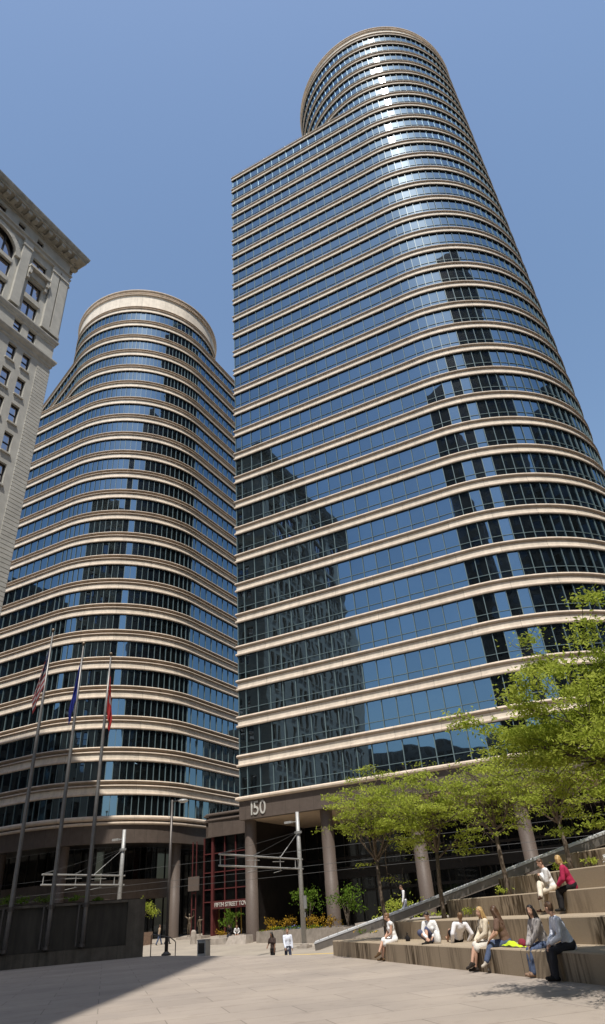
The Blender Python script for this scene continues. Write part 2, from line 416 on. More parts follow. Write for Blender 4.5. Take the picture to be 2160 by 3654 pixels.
T2A = Vector((-8.53, 69.48, 0)); v2 = azv(115.2); n2 = Vector((-v2.y, v2.x, 0))
R2 = 16.4; T2T = T2A+v2*27.06; C2 = T2T+n2*R2
def tower_tall():
    t = thing("office_tower", "tall blue glass tower with cream bands, rounded end and the numerals 150", "office tower", (15, 72, 0))
    a0 = ang(-n2)
    def flat():
        pts = [T2A, T2A+v2*.94]
        pts += [T2A+v2*(.94+1.536*i) for i in range(1, 17)]
        return pts+[T2T]
    half = arc(C2, R2, a0, a0+PI, 48)
    B0 = T2T+n2*2*R2; Bb = T2A+n2*2*R2
    main = seg_pts(Bb, T2A, 20, True)[:-1] + flat() + half[1:] + seg_pts(B0, Bb, 8)[:-1]
    drum = arc(C2, R2, a0, a0+2*PI, 96)[:-1]
    fh = 3.976; z0 = 14.8
    # fascia of brown granite with one moulding on top
    pf, mi = profile([(0, [(-.6, 9.86), (.08, 9.86), (.08, 11.56)]), (1, nose(11.56, 12.02, .04, .36)), (1, [(-.12, 12.02)])])
    mb = MB(); sweep(mb, main, pf, 0, mi); mb.build("fascia", [GRAN, LIP], t)
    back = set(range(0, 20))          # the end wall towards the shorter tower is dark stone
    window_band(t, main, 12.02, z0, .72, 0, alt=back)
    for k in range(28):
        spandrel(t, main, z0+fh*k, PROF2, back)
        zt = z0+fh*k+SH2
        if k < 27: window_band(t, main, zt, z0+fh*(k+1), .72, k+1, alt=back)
    cap(t, main, z0+27*fh+1.1)
    for k in range(27, 34):
        if k > 27: spandrel(t, drum, z0+fh*k, PROF2)
        if k < 33: window_band(t, drum, z0+fh*k+SH2, z0+fh*(k+1), .72, k+1)
    zt = z0+33*fh
    pp, mi = profile([(0, [(.10, SH2), (.02, SH2), (.02, 2.5)]), (1, nose(2.5, 2.85, .03, .26)), (0, [(.03, 2.95)]), (1, nose(2.95, 3.4, .05, .34)), (0, [(-.4, 3.4)])])
    mb = MB(); sweep(mb, drum, pp, zt, mi); mb.build("parapet", [CREAM, LIP], t); cap(t, drum, zt+3.0)
    # thin safety rail on the lower roof edge
    rl = MB(); ms = mitres(main)
    edge = [p+m*.05+Vector((0,0,z0+27*fh+SH2+.55)) for p, m in zip(main, ms)][19:38]
    rl.tube(edge, .035, 5)
    for p in edge[::3]: rl.tube([p-Vector((0,0,.6)), p], .03, 5)
    rl.build("roof_rail", ALU, t)
    # soffit, lobby walls set back
    cap(t, main, 9.87, "soffit", SOFF, -.58, True)
    def col(p, zb):
        mb = MB(); mb.lathe((p.x, p.y, 0), [(.61, zb), (.61, 4.0), (.59, 4.02), (.59, 9.85)], 24)
        weld(mb.build("column", COLM, t, True))
    for s, zb in ((.45, -.4), (8.9, -.4), (17.7, -.4), (26.9, -.4)): col(T2A+v2*s+n2*1.15, zb)
    for ph in (30, 60, 90): col(C2+Vector((math.cos(a0+rad(ph)), math.sin(a0+rad(ph)), 0))*(R2-1.15), -.4)
    lw = MB(); S = T2A+n2*1.9+v2*.3; E = T2A+n2*13.0+v2*.3
    lw.box((S+E)/2+Vector((0,0,4.7)), n2*((E-S).length/2), v2*.25, Vector((0,0,5.15)))
    lw.build("lobby_wall", DGRAN, t)
    lg = MB(); a = T2A+n2*12.6+v2*.6; k = 22
    for i in range(k):
        p0 = a+v2*(i*1.6); p1 = a+v2*((i+1)*1.6)
        for (za, zb) in ((-.4, 3.3), (3.3, 6.4), (6.4, 9.85)):
            lg.poly([p0+Vector((0,0,za)), p1+Vector((0,0,za)), p1+Vector((0,0,zb)), p0+Vector((0,0,zb))], [(i+.1,za),(i+.9,za),(i+.9,zb),(i+.1,zb)])
    lo = lg.build("lobby_glazing", LOBBY, t)
    fr = MB()
    for i in range(0, k+1): fr.box(a+v2*(i*1.6)-n2*.06+Vector((0,0,4.7)), v2*.05, n2*.055, Vector((0,0,5.1)))
    for z in (3.3, 6.4): fr.box(a+v2*(k*.8)-n2*.09+Vector((0,0,z)), v2*(k*.8), n2*.05, Vector((0,0,.12)))
    fr.build("window_frame", DGRAN, lo)
    # a band of brown stone over the lobby doors
    st = MB(); st.box(a+v2*18-n2*.35+Vector((0,0,5.0)), v2*14, n2*.2, Vector((0,0,.55))); st.build("lobby_lintel", DGRAN, t)
    o = text_mesh("150", 1.78, .04, "number_sign", WHITEL, t, T2A+v2*1.02-n2*.12+Vector((0,0,10.17)), v2, xs=.86, kern=-14)
    o["label"] = "white numerals 150 on the brown granite fascia"
    return t
tower_tall()
print("T","tower_tall()",round(_t.time()-_T[0],1))

C1 = Vector((-31.17, 98.27, 0)); v1 = azv(116.4); n1 = Vector((-v1.y, v1.x, 0)); R1 = 14.5
def tower_short():
    t = thing("office_tower", "shorter cream banded glass tower with a round drum top, behind the flagpoles on the left", "office tower", (-34, 95, 0))
    T = C1-n1*R1; TR = C1+v1*R1
    a0 = ang(-n1); a1 = a0+PI/2
    quarter = arc(C1, R1, a0, a1, 26)
    LE = T-v1*72; RE = TR+n1*42
    main = seg_pts(LE, T, 46, True)[:-1]+quarter+seg_pts(TR, RE, 27)+[RE-v1*60, LE+n1*34]
    # the middle storeys run back behind the drum as a slab
    td = azv(137.0); tn = Vector((td.y,-td.x,0)); G = C1+tn*R1; GE = G-td*46
    mid = seg_pts(GE, G, 29, True)[:-1]+arc(C1, R1, ang(tn), ang(tn)+((a1-ang(tn)) % (2*PI)), 40)+seg_pts(TR, RE, 27)+[RE-v1*20]
    up = arc(C1, R1, a0-PI/2, a1, 52)+seg_pts(TR, TR+n1*30, 19)+[TR+n1*30-v1*2*R1]
    drum = arc(C1, R1, a0, a0+2*PI, 100)[:-1]
    fh, z0 = 4.02, 15.6
    pf, mi = profile([(0, [(-.6, 10.27), (.06, 10.27), (.06, 12.25)]), (1, nose(12.25, 12.6, .08, .26)), (0, [(.05, 12.72)]), (1, nose(12.72, 13.3, .05, .36)), (0, [(-.12, 13.3)])])
    mb = MB(); sweep(mb, main, pf, 0, mi); mb.build("fascia", [GRAN, LIP], t)
    window_band(t, main, 13.3, z0, 0, 60)
    for k in range(23):
        lp = main if k < 17 else (mid if k < 20 else (up if k < 21 else drum))
        below = main if k <= 17 else (mid if k <= 20 else (up if k <= 21 else drum))
        spandrel(t, below, z0+fh*k, PROF3)
        if k < 22: window_band(t, lp, z0+fh*k+SH3, z0+fh*(k+1), 0, 61+k)
        if k in (17, 20, 21): cap(t, below, z0+fh*k+1.7)
    zt = z0+22*fh
    pp, mi = profile([(0, [(.02, SH3), (.02, 5.0)]), (1, nose(5.0, 5.4, .03, .3)), (0, [(.03, 5.55)]), (1, nose(5.55, 5.85, .03, .26)), (0, [(.05, 6.0)]), (1, nose(6.0, 6.6, .05, .40)), (0, [(-.4, 6.6)])])
    mb = MB(); sweep(mb, drum, pp, zt, mi); mb.build("parapet", [CREAM, LIP], t); cap(t, drum, zt+6.2)
    cap(t, main, 10.28, "soffit", DGRAN, -.58, True)
    # columns round the curve and a recessed base of dark glass with a brown stone band
    def col(p):
        mb = MB(); mb.lathe((p.x, p.y, 0), [(.68, -.3), (.68, 4.6), (.66, 4.62), (.66, 10.26)], 24); weld(mb.build("column", COLM, t, True))
    for ph in (24, 86): col(C1+Vector((math.cos(a0+rad(ph)), math.sin(a0+rad(ph)), 0))*(R1-1.1))
    for s in (4, 14, 24): col(T-v1*s+n1*1.1)
    for s in (10,): col(TR-v1*1.1+n1*s)
    inner = [p for p in seg_pts(LE+n1*5, T+n1*5, 40, True)[:-1]]+arc(C1, R1-5, a0, a1, 16)+seg_pts(TR-v1*5, RE-v1*5, 24)
    g = MB(); fr = MB(); bd = MB()
    for i in range(len(inner)-1):
        a, b = inner[i], inner[i+1]; d = (b-a).normalized(); nn = Vector((d.y,-d.x,0))
        for (za, zb) in ((-.3, 4.55), (4.55, 6.5), (6.5, 10.27)):
            g.poly([a+Vector((0,0,za)), b+Vector((0,0,za)), b+Vector((0,0,zb)), a+Vector((0,0,zb))], [(i+.1,za),(i+.9,za),(i+.9,zb),(i+.1,zb)])
        fr.box(a+nn*.05+Vector((0,0,5)), d*.045, nn*.06, Vector((0,0,5.25)))
    gl = g.build("lobby_glazing", LOBBY, t); fr.build("window_frame", DGRAN, gl)
    ring = arc(C1, R1-2.6, a0-.2, a1, 20)
    ring = seg_pts(T-v1*26+n1*2.6, T+n1*2.6, 12, True)[:-1]+arc(C1, R1-2.6, a0, a1, 20)
    L = 0
    for i in range(len(ring)-1):
        a, b = ring[i], ring[i+1]; l = (b-a).length; d = (b-a).normalized(); nn = Vector((d.y,-d.x,0))
        A0, B0_ = a+Vector((0,0,4.5)), b+Vector((0,0,4.5)); U = Vector((0,0,2.05))
        bd.poly([A0, B0_, B0_+U, A0+U], [(L,0),(L+l,0),(L+l,2),(L,2)])
        bd.poly([A0+U, B0_+U, B0_+U-nn*2.5, A0+U-nn*2.5], [(L,0),(L+l,0),(L+l,2),(L,2)])
        bd.poly([A0-nn*2.5, B0_-nn*2.5, B0_, A0], [(L,0),(L+l,0),(L+l,2),(L,2)]); L += l
    bd.build("stone_balcony", GRAN, t)
    return t
tower_short()
print("T","tower_short()",round(_t.time()-_T[0],1))

def entrance_link():
    P0 = Vector((-15.9, 88.6, 0)); u = v2; nn = n2
    t = thing("entrance_building", "low brown granite entrance hall with burgundy glazing, between the two glass towers", "entrance hall", P0)
    Ln = 14.6
    loop = arc(P0+u*1.2+nn*1.2, 1.2, ang(-u), ang(-nn), 6)+[P0+u*Ln, P0+u*Ln+nn*6, P0+nn*6]
    pf, mi = profile([(0, [(-.5, 10.4), (.04, 10.4), (.04, 12.15)]), (1, nose(12.15, 12.45, .05, .3)), (2, [(.02, 12.5), (.02, 12.75)]), (1, nose(12.75, 13.1, .05, .3)), (0, [(-.3, 13.1)])])
    mb = MB(); sweep(mb, loop, pf, 0, mi); mb.build("fascia", [GRAN, COLM, DGRAN], t)
    cap(t, loop, 13.0); cap(t, loop, 10.42, "soffit", DGRAN, -.48, True)
    # glazing
    g = MB(); a = P0+nn*.5
    xs = [.3, 1.46, 1.76, 3.33, 4.91, 6.5, 8.1, 9.7, 11.3, 12.9, 14.5]
    zs = [.1, 3.52, 4.79, 6.58, 8.6, 10.4]
    for i in range(len(xs)-1):
        for j in range(len(zs)-1):
            if i == 1 or (j == 0 and 2 <= i <= 5): continue
            p0, p1 = a+u*xs[i], a+u*xs[i+1]
            g.poly([p0+Vector((0,0,zs[j])), p1+Vector((0,0,zs[j])), p1+Vector((0,0,zs[j+1])), p0+Vector((0,0,zs[j+1]))], [(i+.1,j+.1),(i+.9,j+.1),(i+.9,j+.9),(i+.1,j+.9)])
    gl = g.build("glazing", LOBBY, t)
    fr = MB()
    for x in xs:
        if x in (1.46,): continue
        w = .155 if x == 1.76 else .055
        xx = 1.61 if x == 1.76 else x
        fr.box(a+u*xx-nn*.08+Vector((0,0,5.2)), u*w, nn*(.10 if w < .1 else .2), Vector((0,0,5.19)))
    for z in zs[1:-1]:
        for i in range(len(xs)-1):
            if xs[i] in (1.46,): continue
            lo = xs[i]+(.06 if xs[i] != 1.76 else .07); hi = xs[i+1]-.06
            fr.box(a+u*((lo+hi)/2)-nn*.07+Vector((0,0,z)), u*((hi-lo)/2), nn*.06, Vector((0,0,.055)))
    fr.build("window_frame", BURG, gl)
    hd = MB(); hd.box(a+u*4.95-nn*.34+Vector((0,0,3.16)), u*3.15, nn*.16, Vector((0,0,.40))); h = hd.build("sign_board", BURG, t)
    o = text_mesh("FIFTH STREET TOWERS", .62, .03, "lettering", WHITEL, h, a+u*2.15-nn*.53+Vector((0,0,2.95)), u, bold=.006, xs=.86)
    # recessed doors
    dg = MB()
    for i in range(4):
        p0 = a+u*(1.95+i*1.55)+nn*.9; p1 = p0+u*1.4
        dg.poly([p0+Vector((0,0,.1)), p1+Vector((0,0,.1)), p1+Vector((0,0,2.74)), p0+Vector((0,0,2.74))], [(i+.1,.1),(i+.9,.1),(i+.9,.9),(i+.1,.9)])
    d = dg.build("door", LOBBY, t); GOLD = basic("brass_door_frame", (.42, .27, .07), .35, .1, 4, .8)
    for i in range(5):
        fr = MB(); fr.box(a+u*(1.88+i*1.55)+nn*.86+Vector((0,0,1.4)), u*.06, nn*.03, Vector((0,0,1.33))); fr.build("door_post", GOLD, d)
    jb = MB()
    for x in (1.70, 8.15): jb.box(a+u*x+nn*.6+Vector((0,0,1.4)), u*.08, nn*.5, Vector((0,0,1.32)))
    jb.build("door_jamb", BURG, t)
    # brown hanging sign panel left of the entrance
    sg = MB(); sg.box(P0-u*.55-nn*.5+Vector((0,0,5.55)), u*.78, nn*.08, Vector((0,0,.75))); sg.build("blank_panel", COLM, t)
    lf = MB()
    for x in (-1.0, -.42): lf.box(P0+u*x-nn*.2+Vector((0,0,5.1)), u*.05, nn*.05, Vector((0,0,5.0)))
    for z in (2.9, 4.6): lf.box(P0-u*.71-nn*.2+Vector((0,0,z)), u*.24, nn*.045, Vector((0,0,.05)))
    lf.build("side_frame", BURG, t)
entrance_link()
print("T","entrance_link()",round(_t.time()-_T[0],1))

# ------------------------------------------------------------------ old stone building on the left
def old_building():
    a = azv(26.6); m = Vector((a.y,-a.x,0))        # facade runs along -a from the corner, faces m
    K = Vector((-27.6, 52.6, 0))-a*.57
    t = thing("stone_building", "old pale stone high-rise with bracketed cornice and arched windows, cut by the left edge", "stone building", K)
    LEN = 40.0; WID = 26.0
    faces = [(K, -a, m), (K, -m, a)]
    S0 = .57
    wins = []
    def win(s0, s1, z0, z1, arch=False): wins.append((s0-S0, s1-S0, z0, z1, arch))
    s = 0
    bays = []
    x = 3.12
    pair = lambda b: [(b, b+1.06), (b+1.93, b+2.99)]
    for b in (3.12, 8.1, 11.8, 16.8, 20.5, 25.2, 28.9, 33.6): bays += pair(b)
    zb = 46.4
    fl = 3.75
    for z in [zb-fl*i for i in range(0, 12)]+[zb+fl]: 
        for (p, q) in bays: win(p, q, z, z+2.4)
    for (p, q) in bays:
        win(p, q, 53.95, 56.2); win(p, q, 58.3, 60.0)
    small = [3.7, 17.4, 26.0]
    for b in small:
        win(b, b+2.03, 61.5, 63.75); win(b, b+2.03, 64.8, 67.2); win(b, b+2.03, 69.6, 71.1)
    for b in (8.14, 21.6, 30.6):
        win(b, b+5.2, 61.4, 63.8); win(b, b+5.2, 64.7, 67.2); win(b, b+5.2, 67.6, 71.4, True)
    for i in range(13): win(4.85+2.8*i-.0, 4.85+2.8*i+.93, 73.25, 74.7)
    # wall surface per face: a grid of cells with the openings left out
    def wall_face(mb, P, d, n, length, wl):
        xs = sorted({0, length, 1.68}|{w[0] for w in wl}|{w[1] for w in wl}); zs = sorted({-1.0, 76.0}|{w[2] for w in wl}|{w[3] for w in wl})
        for i in range(len(xs)-1):
            for j in range(len(zs)-1):
                cx, cz = (xs[i]+xs[i+1])/2, (zs[j]+zs[j+1])/2
                if any(w[0] < cx < w[1] and w[2] < cz < w[3] for w in wl): continue
                q = [P+d*xs[i]+Vector((0,0,zs[j])), P+d*xs[i+1]+Vector((0,0,zs[j])), P+d*xs[i+1]+Vector((0,0,zs[j+1])), P+d*xs[i]+Vector((0,0,zs[j+1]))]
                if d.cross(Vector((0,0,1))).dot(n) < 0: q = q[::-1]
                mb.poly(q)
        for (a0, a1, z0, z1, _) in wl:   # reveals
            for (p, q) in (((a0,z0),(a0,z1)), ((a0,z1),(a1,z1)), ((a1,z1),(a1,z0)), ((a1,z0),(a0,z0))):
                A_, B_ = P+d*p[0]+Vector((0,0,p[1])), P+d*q[0]+Vector((0,0,q[1]))
                mb.poly([A_, B_, B_-n*.42, A_-n*.42])
    mb = MB(); allw = []
    for fi, (P, d, n) in enumerate(faces):
        wl = wins if fi == 0 else [w for w in wins if w[1] < WID-1]
        wall_face(mb, P, d, n, LEN if fi == 0 else WID, wl)
        allw += [(fi, w) for w in wl]
    # hidden back sides
    c0, c1, c2, c3 = K, K-a*LEN, K-a*LEN-m*WID, K-m*WID
    for p, q in ((c1,c2),(c2,c3)): mb.poly([p+Vector((0,0,-1)), q+Vector((0,0,-1)), q+Vector((0,0,76.0)), p+Vector((0,0,76.0))])
    mb.build("wall", STONE, t)
    # windows: the ones in the photograph one by one, the rest as one part
    def put_window(g, f, fi, w):
        P, d, n = faces[fi]; a0, a1, z0, z1, arch = w
        p0, p1 = P+d*a0-n*.36, P+d*a1-n*.36
        q = [p0+Vector((0,0,z0)), p1+Vector((0,0,z0)), p1+Vector((0,0,z1)), p0+Vector((0,0,z1))]
        if d.cross(Vector((0,0,1))).dot(n) < 0: q = q[::-1]
        k = rng.randint(0, 900); g.poly(q, [(k+.1,k+.1),(k+.9,k+.1),(k+.9,k+.9),(k+.1,k+.9)])
        wd = a1-a0; cz = (z0+z1)/2; hz = (z1-z0)/2
        nv = 0 if wd < 1.5 else (1 if wd < 3 else 3)
        for x in [a0+.05, a1-.05]+[a0+wd*(i+1)/(nv+1) for i in range(nv)]:
            f.box(P+d*x-n*.33+Vector((0,0,cz)), d*(.05 if x in (a0+.05, a1-.05) else .10), n*.05, Vector((0,0,hz)))
        for z in ([z0+.05, z1-.06] + ([cz] if wd < 1.5 else [])):
            f.box(P+d*((a0+a1)/2)-n*.32+Vector((0,0,z)), d*(wd/2-.1), n*.035, Vector((0,0,.05)))
        if wd < 1.5:
            pass
    vis = [(fi, w) for fi, w in allw if fi == 0 and ((w[0] < 6 and w[2] > 33) or (w[0] < 12 and w[2] > 50))]
    rest = [x for x in allw if x not in vis]
    for fi, w in vis:
        g, f = MB(), MB(); put_window(g, f, fi, w); o = g.build("window", OLDGL, t); f.build("window_frame", WFRAME, o)
    g, f = MB(), MB()
    for fi, w in rest: put_window(g, f, fi, w)
    o = g.build("window", OLDGL, t); o["kind"] = "stuff"; f.build("window_frame", WFRAME, o)
    def strip(mb, prof, z, s0=None):
        """moulding along both street fronts, mitred at the corner"""
        for q in range(len(prof)-1):
            (o0,h0),(o1,h1) = prof[q], prof[q+1]
            far, ca, cb, end = K-a*LEN, K, K, K-m*WID
            for oa, ob, pts in ((0,0,(K-a*LEN+m*o0, K+m*o0+a*o0, K+m*o1+a*o1, K-a*LEN+m*o1)), (0,0,(K+m*o0+a*o0, K-m*WID+a*o0, K-m*WID+a*o1, K+m*o1+a*o1))):
                mb.poly([pts[0]+Vector((0,0,z+h0)), pts[1]+Vector((0,0,z+h0)), pts[2]+Vector((0,0,z+h1)), pts[3]+Vector((0,0,z+h1))])
    def pier(mb, s0, s1, z0, z1, out, fc):
        for P, d, n in (fc,): mb.box(P+d*((s0+s1)/2-S0)+n*(out/2)+Vector((0,0,(z0+z1)/2)), d*((s1-s0)/2), n*(out/2+.01), Vector((0,0,(z1-z0)/2)))
    # main cornice with its row of brackets
    mb = MB()
    strip(mb, [(0,75.25),(.2,75.35),(.2,75.55),(.4,75.7),(.4,75.95),(1.25,76.15),(1.35,76.2),(1.35,76.5),(1.5,76.65),(1.6,77.05),(1.63,77.25),(1.5,77.3),(-1.5,77.5)], 0)
    mb.poly([K-a*LEN-m*1.5+Vector((0,0,77.5)), K-m*1.5-a*1.5+Vector((0,0,77.5)), K-m*WID-a*1.5+Vector((0,0,77.5)), K-a*LEN-m*WID+Vector((0,0,77.5))])
    i = 0
    while i*1.05 < LEN-1:
        x = .3+i*1.05
        for P, d, n, L in ((*faces[0], LEN), (*faces[1], WID)):
            if x < L-1: mb.box(P+d*x+n*.78+Vector((0,0,75.88)), d*.27, n*.44, Vector((0,0,.3)))
        i += 1
    mb.build("cornice", STONED, t)
    mb = MB()
    strip(mb, [(0,72.3),(.30,72.35),(.30,72.55),(.14,72.6),(.14,73.0),(.34,73.1),(.34,73.3),(0,73.35)], 0)
    strip(mb, [(0,60.05),(.12,60.15),(.12,60.4),(.25,60.55),(.34,60.85),(.34,61.0),(0,61.15)], 0)
    strip(mb, [(0,56.6),(.15,56.75),(.15,57.05),(.34,57.25),(.48,57.6),(.48,57.8),(0,58.05)], 0)
    mb.build("string_course", STONEL, t)
    for s0, s1 in ((.62,1.80),(1.98,2.98),(6.3,7.42),(13.9,15.0),(15.3,16.4),(19.9,21.0),(27.9,29.0)):
        for fc, lim in ((faces[0], LEN), (faces[1], WID)):
            if s1 > lim: continue
            mb = MB(); pier(mb, s0, s1, 61.4, 71.3, .32, fc); pier(mb, s0-.06, s1+.06, 61.4, 62.1, .40, fc); pier(mb, s0-.1, s1+.1, 71.3, 71.55, .42, fc); pier(mb, s0-.04, s1+.04, 71.55, 72.3, .36, fc)
            mb.build("pilaster", STONE, t)
    # rusticated corner of deep stone courses
    mb = MB(); z = .2
    while z < 56.3:
        for P, d, n in faces: 
            mb.box(P+d*.845+n*.03+Vector((0,0,z+.2)), d*.845, n*.05, Vector((0,0,.195)))
        z += .46
    mb.build("corner_quoins", STONE, t)
    # window surrounds: sills, hoods on brackets, arches
    mb = MB()
    P, d, n = faces[0]
    for (fi, w) in allw:
        P, d, n = faces[fi]
        if w[1]-w[0] < 1.5 and w[2] < 58 : mb.box(P+d*((w[0]+w[1])/2)+n*.07+Vector((0,0,w[2]-.1)), d*((w[1]-w[0])/2+.08), n*.09, Vector((0,0,.09)))
    for P, d, n in faces:
        for b in small:
            c = b+1.015-S0
            if c > WID-3: continue
            mb.box(P+d*c+n*.34+Vector((0,0,68.75)), d*1.5, n*.36, Vector((0,0,.17)))
            mb.box(P+d*c+n*.12+Vector((0,0,68.0)), d*1.35, n*.14, Vector((0,0,.5)))
            for sx in (-1.28, 1.28):
                mb.box(P+d*(c+sx)+n*.30+Vector((0,0,68.05)), d*.17, n*.30, Vector((0,0,.5)))
                mb.box(P+d*(c+sx)+n*.20+Vector((0,0,67.2)), d*.17, n*.20, Vector((0,0,.35)))
            mb.box(P+d*c+n*.06+Vector((0,0,64.2)), d*1.1, n*.08, Vector((0,0,.32)))
        for b in (8.14, 21.6, 30.6):
            c = b+2.6-S0
            if c > WID-4: continue
            for k in range(14):
                t0 = PI*k/14; t1 = PI*(k+1)/14; R = 2.95
                q0 = P+d*(c-R*math.cos(t0))+Vector((0,0,68.6+R*.98*math.sin(t0))); q1 = P+d*(c-R*math.cos(t1))+Vector((0,0,68.6+R*.98*math.sin(t1)))
                mid = (q0+q1)/2; dd = (q1-q0); mb.box(mid+n*.12, dd*.5, n*.17, dd.normalized().cross(n)*.33)
                # spandrel infill between the square opening and the arch
                top = 71.41
                r0 = P+d*(c-2.6*math.cos(t0))+Vector((0,0,min(top, 68.6+2.8*math.sin(t0)))); r1 = P+d*(c-2.6*math.cos(t1))+Vector((0,0,min(top, 68.6+2.8*math.sin(t1))))
                mb.poly([r0-n*.2, r1-n*.2, Vector((r1.x,r1.y,71.42))-n*.2, Vector((r0.x,r0.y,71.42))-n*.2])
            for z in (64.25, 67.4): mb.box(P+d*c+n*.0+Vector((0,0,z)), d*2.55, n*.10, Vector((0,0,.28)))
    mb.build("window_surround", STONEL, t)
old_building()
print("T","old_building()",round(_t.time()-_T[0],1))

# ------------------------------------------------------------------ ground
def ground_z(x, y):
    return -.8+.02*(min(max(y, 42), 110)-42)
def ground():
    mb = MB()
    ys = [-900, -100, 20, 42, 110, 400, 2500]; xs = [-2500, -300, -60, 0, 60, 300, 2500]
    for i in range(len(xs)-1):
        for j in range(len(ys)-1):
            q = [(xs[i],ys[j]),(xs[i+1],ys[j]),(xs[i+1],ys[j+1]),(xs[i],ys[j+1])]
            mb.poly([Vector((x, y, ground_z(x, y))) for x, y in q])
    struct(mb.build("street", STREET))
    E = [Vector((.45, 33.55, 0)), Vector((-2.70, 36.77, 0)), Vector((-6.44, 40.9, 0)), Vector((-10.2, 46.2, 0)), Vector((-12.0, 48.2, 0)), Vector((-19.6, 44.25, 0)), Vector((-62, 21.2, 0))]
    back = [Vector((-62, -60, 0)), Vector((120, -60, 0)), Vector((60, 10, 0)), Vector((16, 33.55, 0))]
    pts = E+back
    mb = MB(); mb.poly([p for p in pts])
    if mb_area(pts) < 0: mb = MB(); mb.poly(pts[::-1])
    struct(mb.build("plaza", PLAZA))
    # broad steps from the plaza edge down to the street
    st = MB()
    for k in range(5):
        z1 = -.004-.16*k
        for i in range(4):
            a, b = E[i], E[i+1]; d = (b-a).normalized(); n = Vector((-d.y*-1, -d.x, 0)); n = Vector((d.y, -d.x, 0))
            if n.y < 0: n = -n
            p0 = a+n*(.34*k-.3); p1 = b+n*(.34*k-.3)
            st.box((p0+p1)/2+n*.34+Vector((0,0,z1-.5)), (p1-p0)/2, n*.34, Vector((0,0,.496)))
    struct(st.build("plaza_steps", ROCK))
    tc = MB(); d = azv(141); n = Vector((-d.y, d.x, 0))
    # yellow warning strip at the station kerb across the street
    p0 = Vector((-10.5, 54.0, 0)); p1 = p0+v2*24
    YEL = basic("yellow_tactile_paving", (.55, .40, .16), .8, .12, 8)
    q = [p0, p1, p1+n2*.6, p0+n2*.6]; tc.poly([Vector((p.x, p.y, ground_z(p.x, p.y)+.006)) for p in q])
    struct(tc.build("platform_edge", YEL))
    # raised walk behind the sloping rail
    rw = MB(); rw.box((9.5, 45.6, -.05), (7.6, -1.8, 0), (.7, 2.6, 0), (0, 0, .98)); struct(rw.build("raised_walk", ROCK))
def mb_area(p): return sum(p[i].x*p[(i+1) % len(p)].y-p[(i+1) % len(p)].x*p[i].y for i in range(len(p)))
ground()
print("T","ground()",round(_t.time()-_T[0],1))

# ------------------------------------------------------------------ terraces and rail on the right
td = azv(162.7); tm = Vector((-td.y, td.x, 0))     # td runs toward the camera, tm uphill to the right
M0 = [9.79, 11.27, 12.79, 14.3, 15.8, 17.3, 18.8]; ZT = [.54, 1.115, 1.69, 2.25, 2.80, 3.35, 3.9]
ends = [Vector((-.09, 33.4, 0)), Vector((2.42, 30.35, 0)), Vector((4.45, 29.0, 0)), Vector((6.3, 27.95, 0)), Vector((8.34, 26.5, 0)), Vector((10.6, 24.6, 0)), Vector((12.6, 23.0, 0))]
TL = ["lowest granite terrace wall, the one at plaza level that people sit along", "second granite terrace wall up, behind the people sitting lowest", "third granite terrace wall up, with the couple in cream and magenta on its edge",
      "fourth granite terrace wall up, with small plants and white papers along it", "fifth granite terrace wall up, streaked dark at the right edge under the rail", "sixth granite terrace wall up, at the right edge", "topmost granite terrace wall beyond the right edge"]
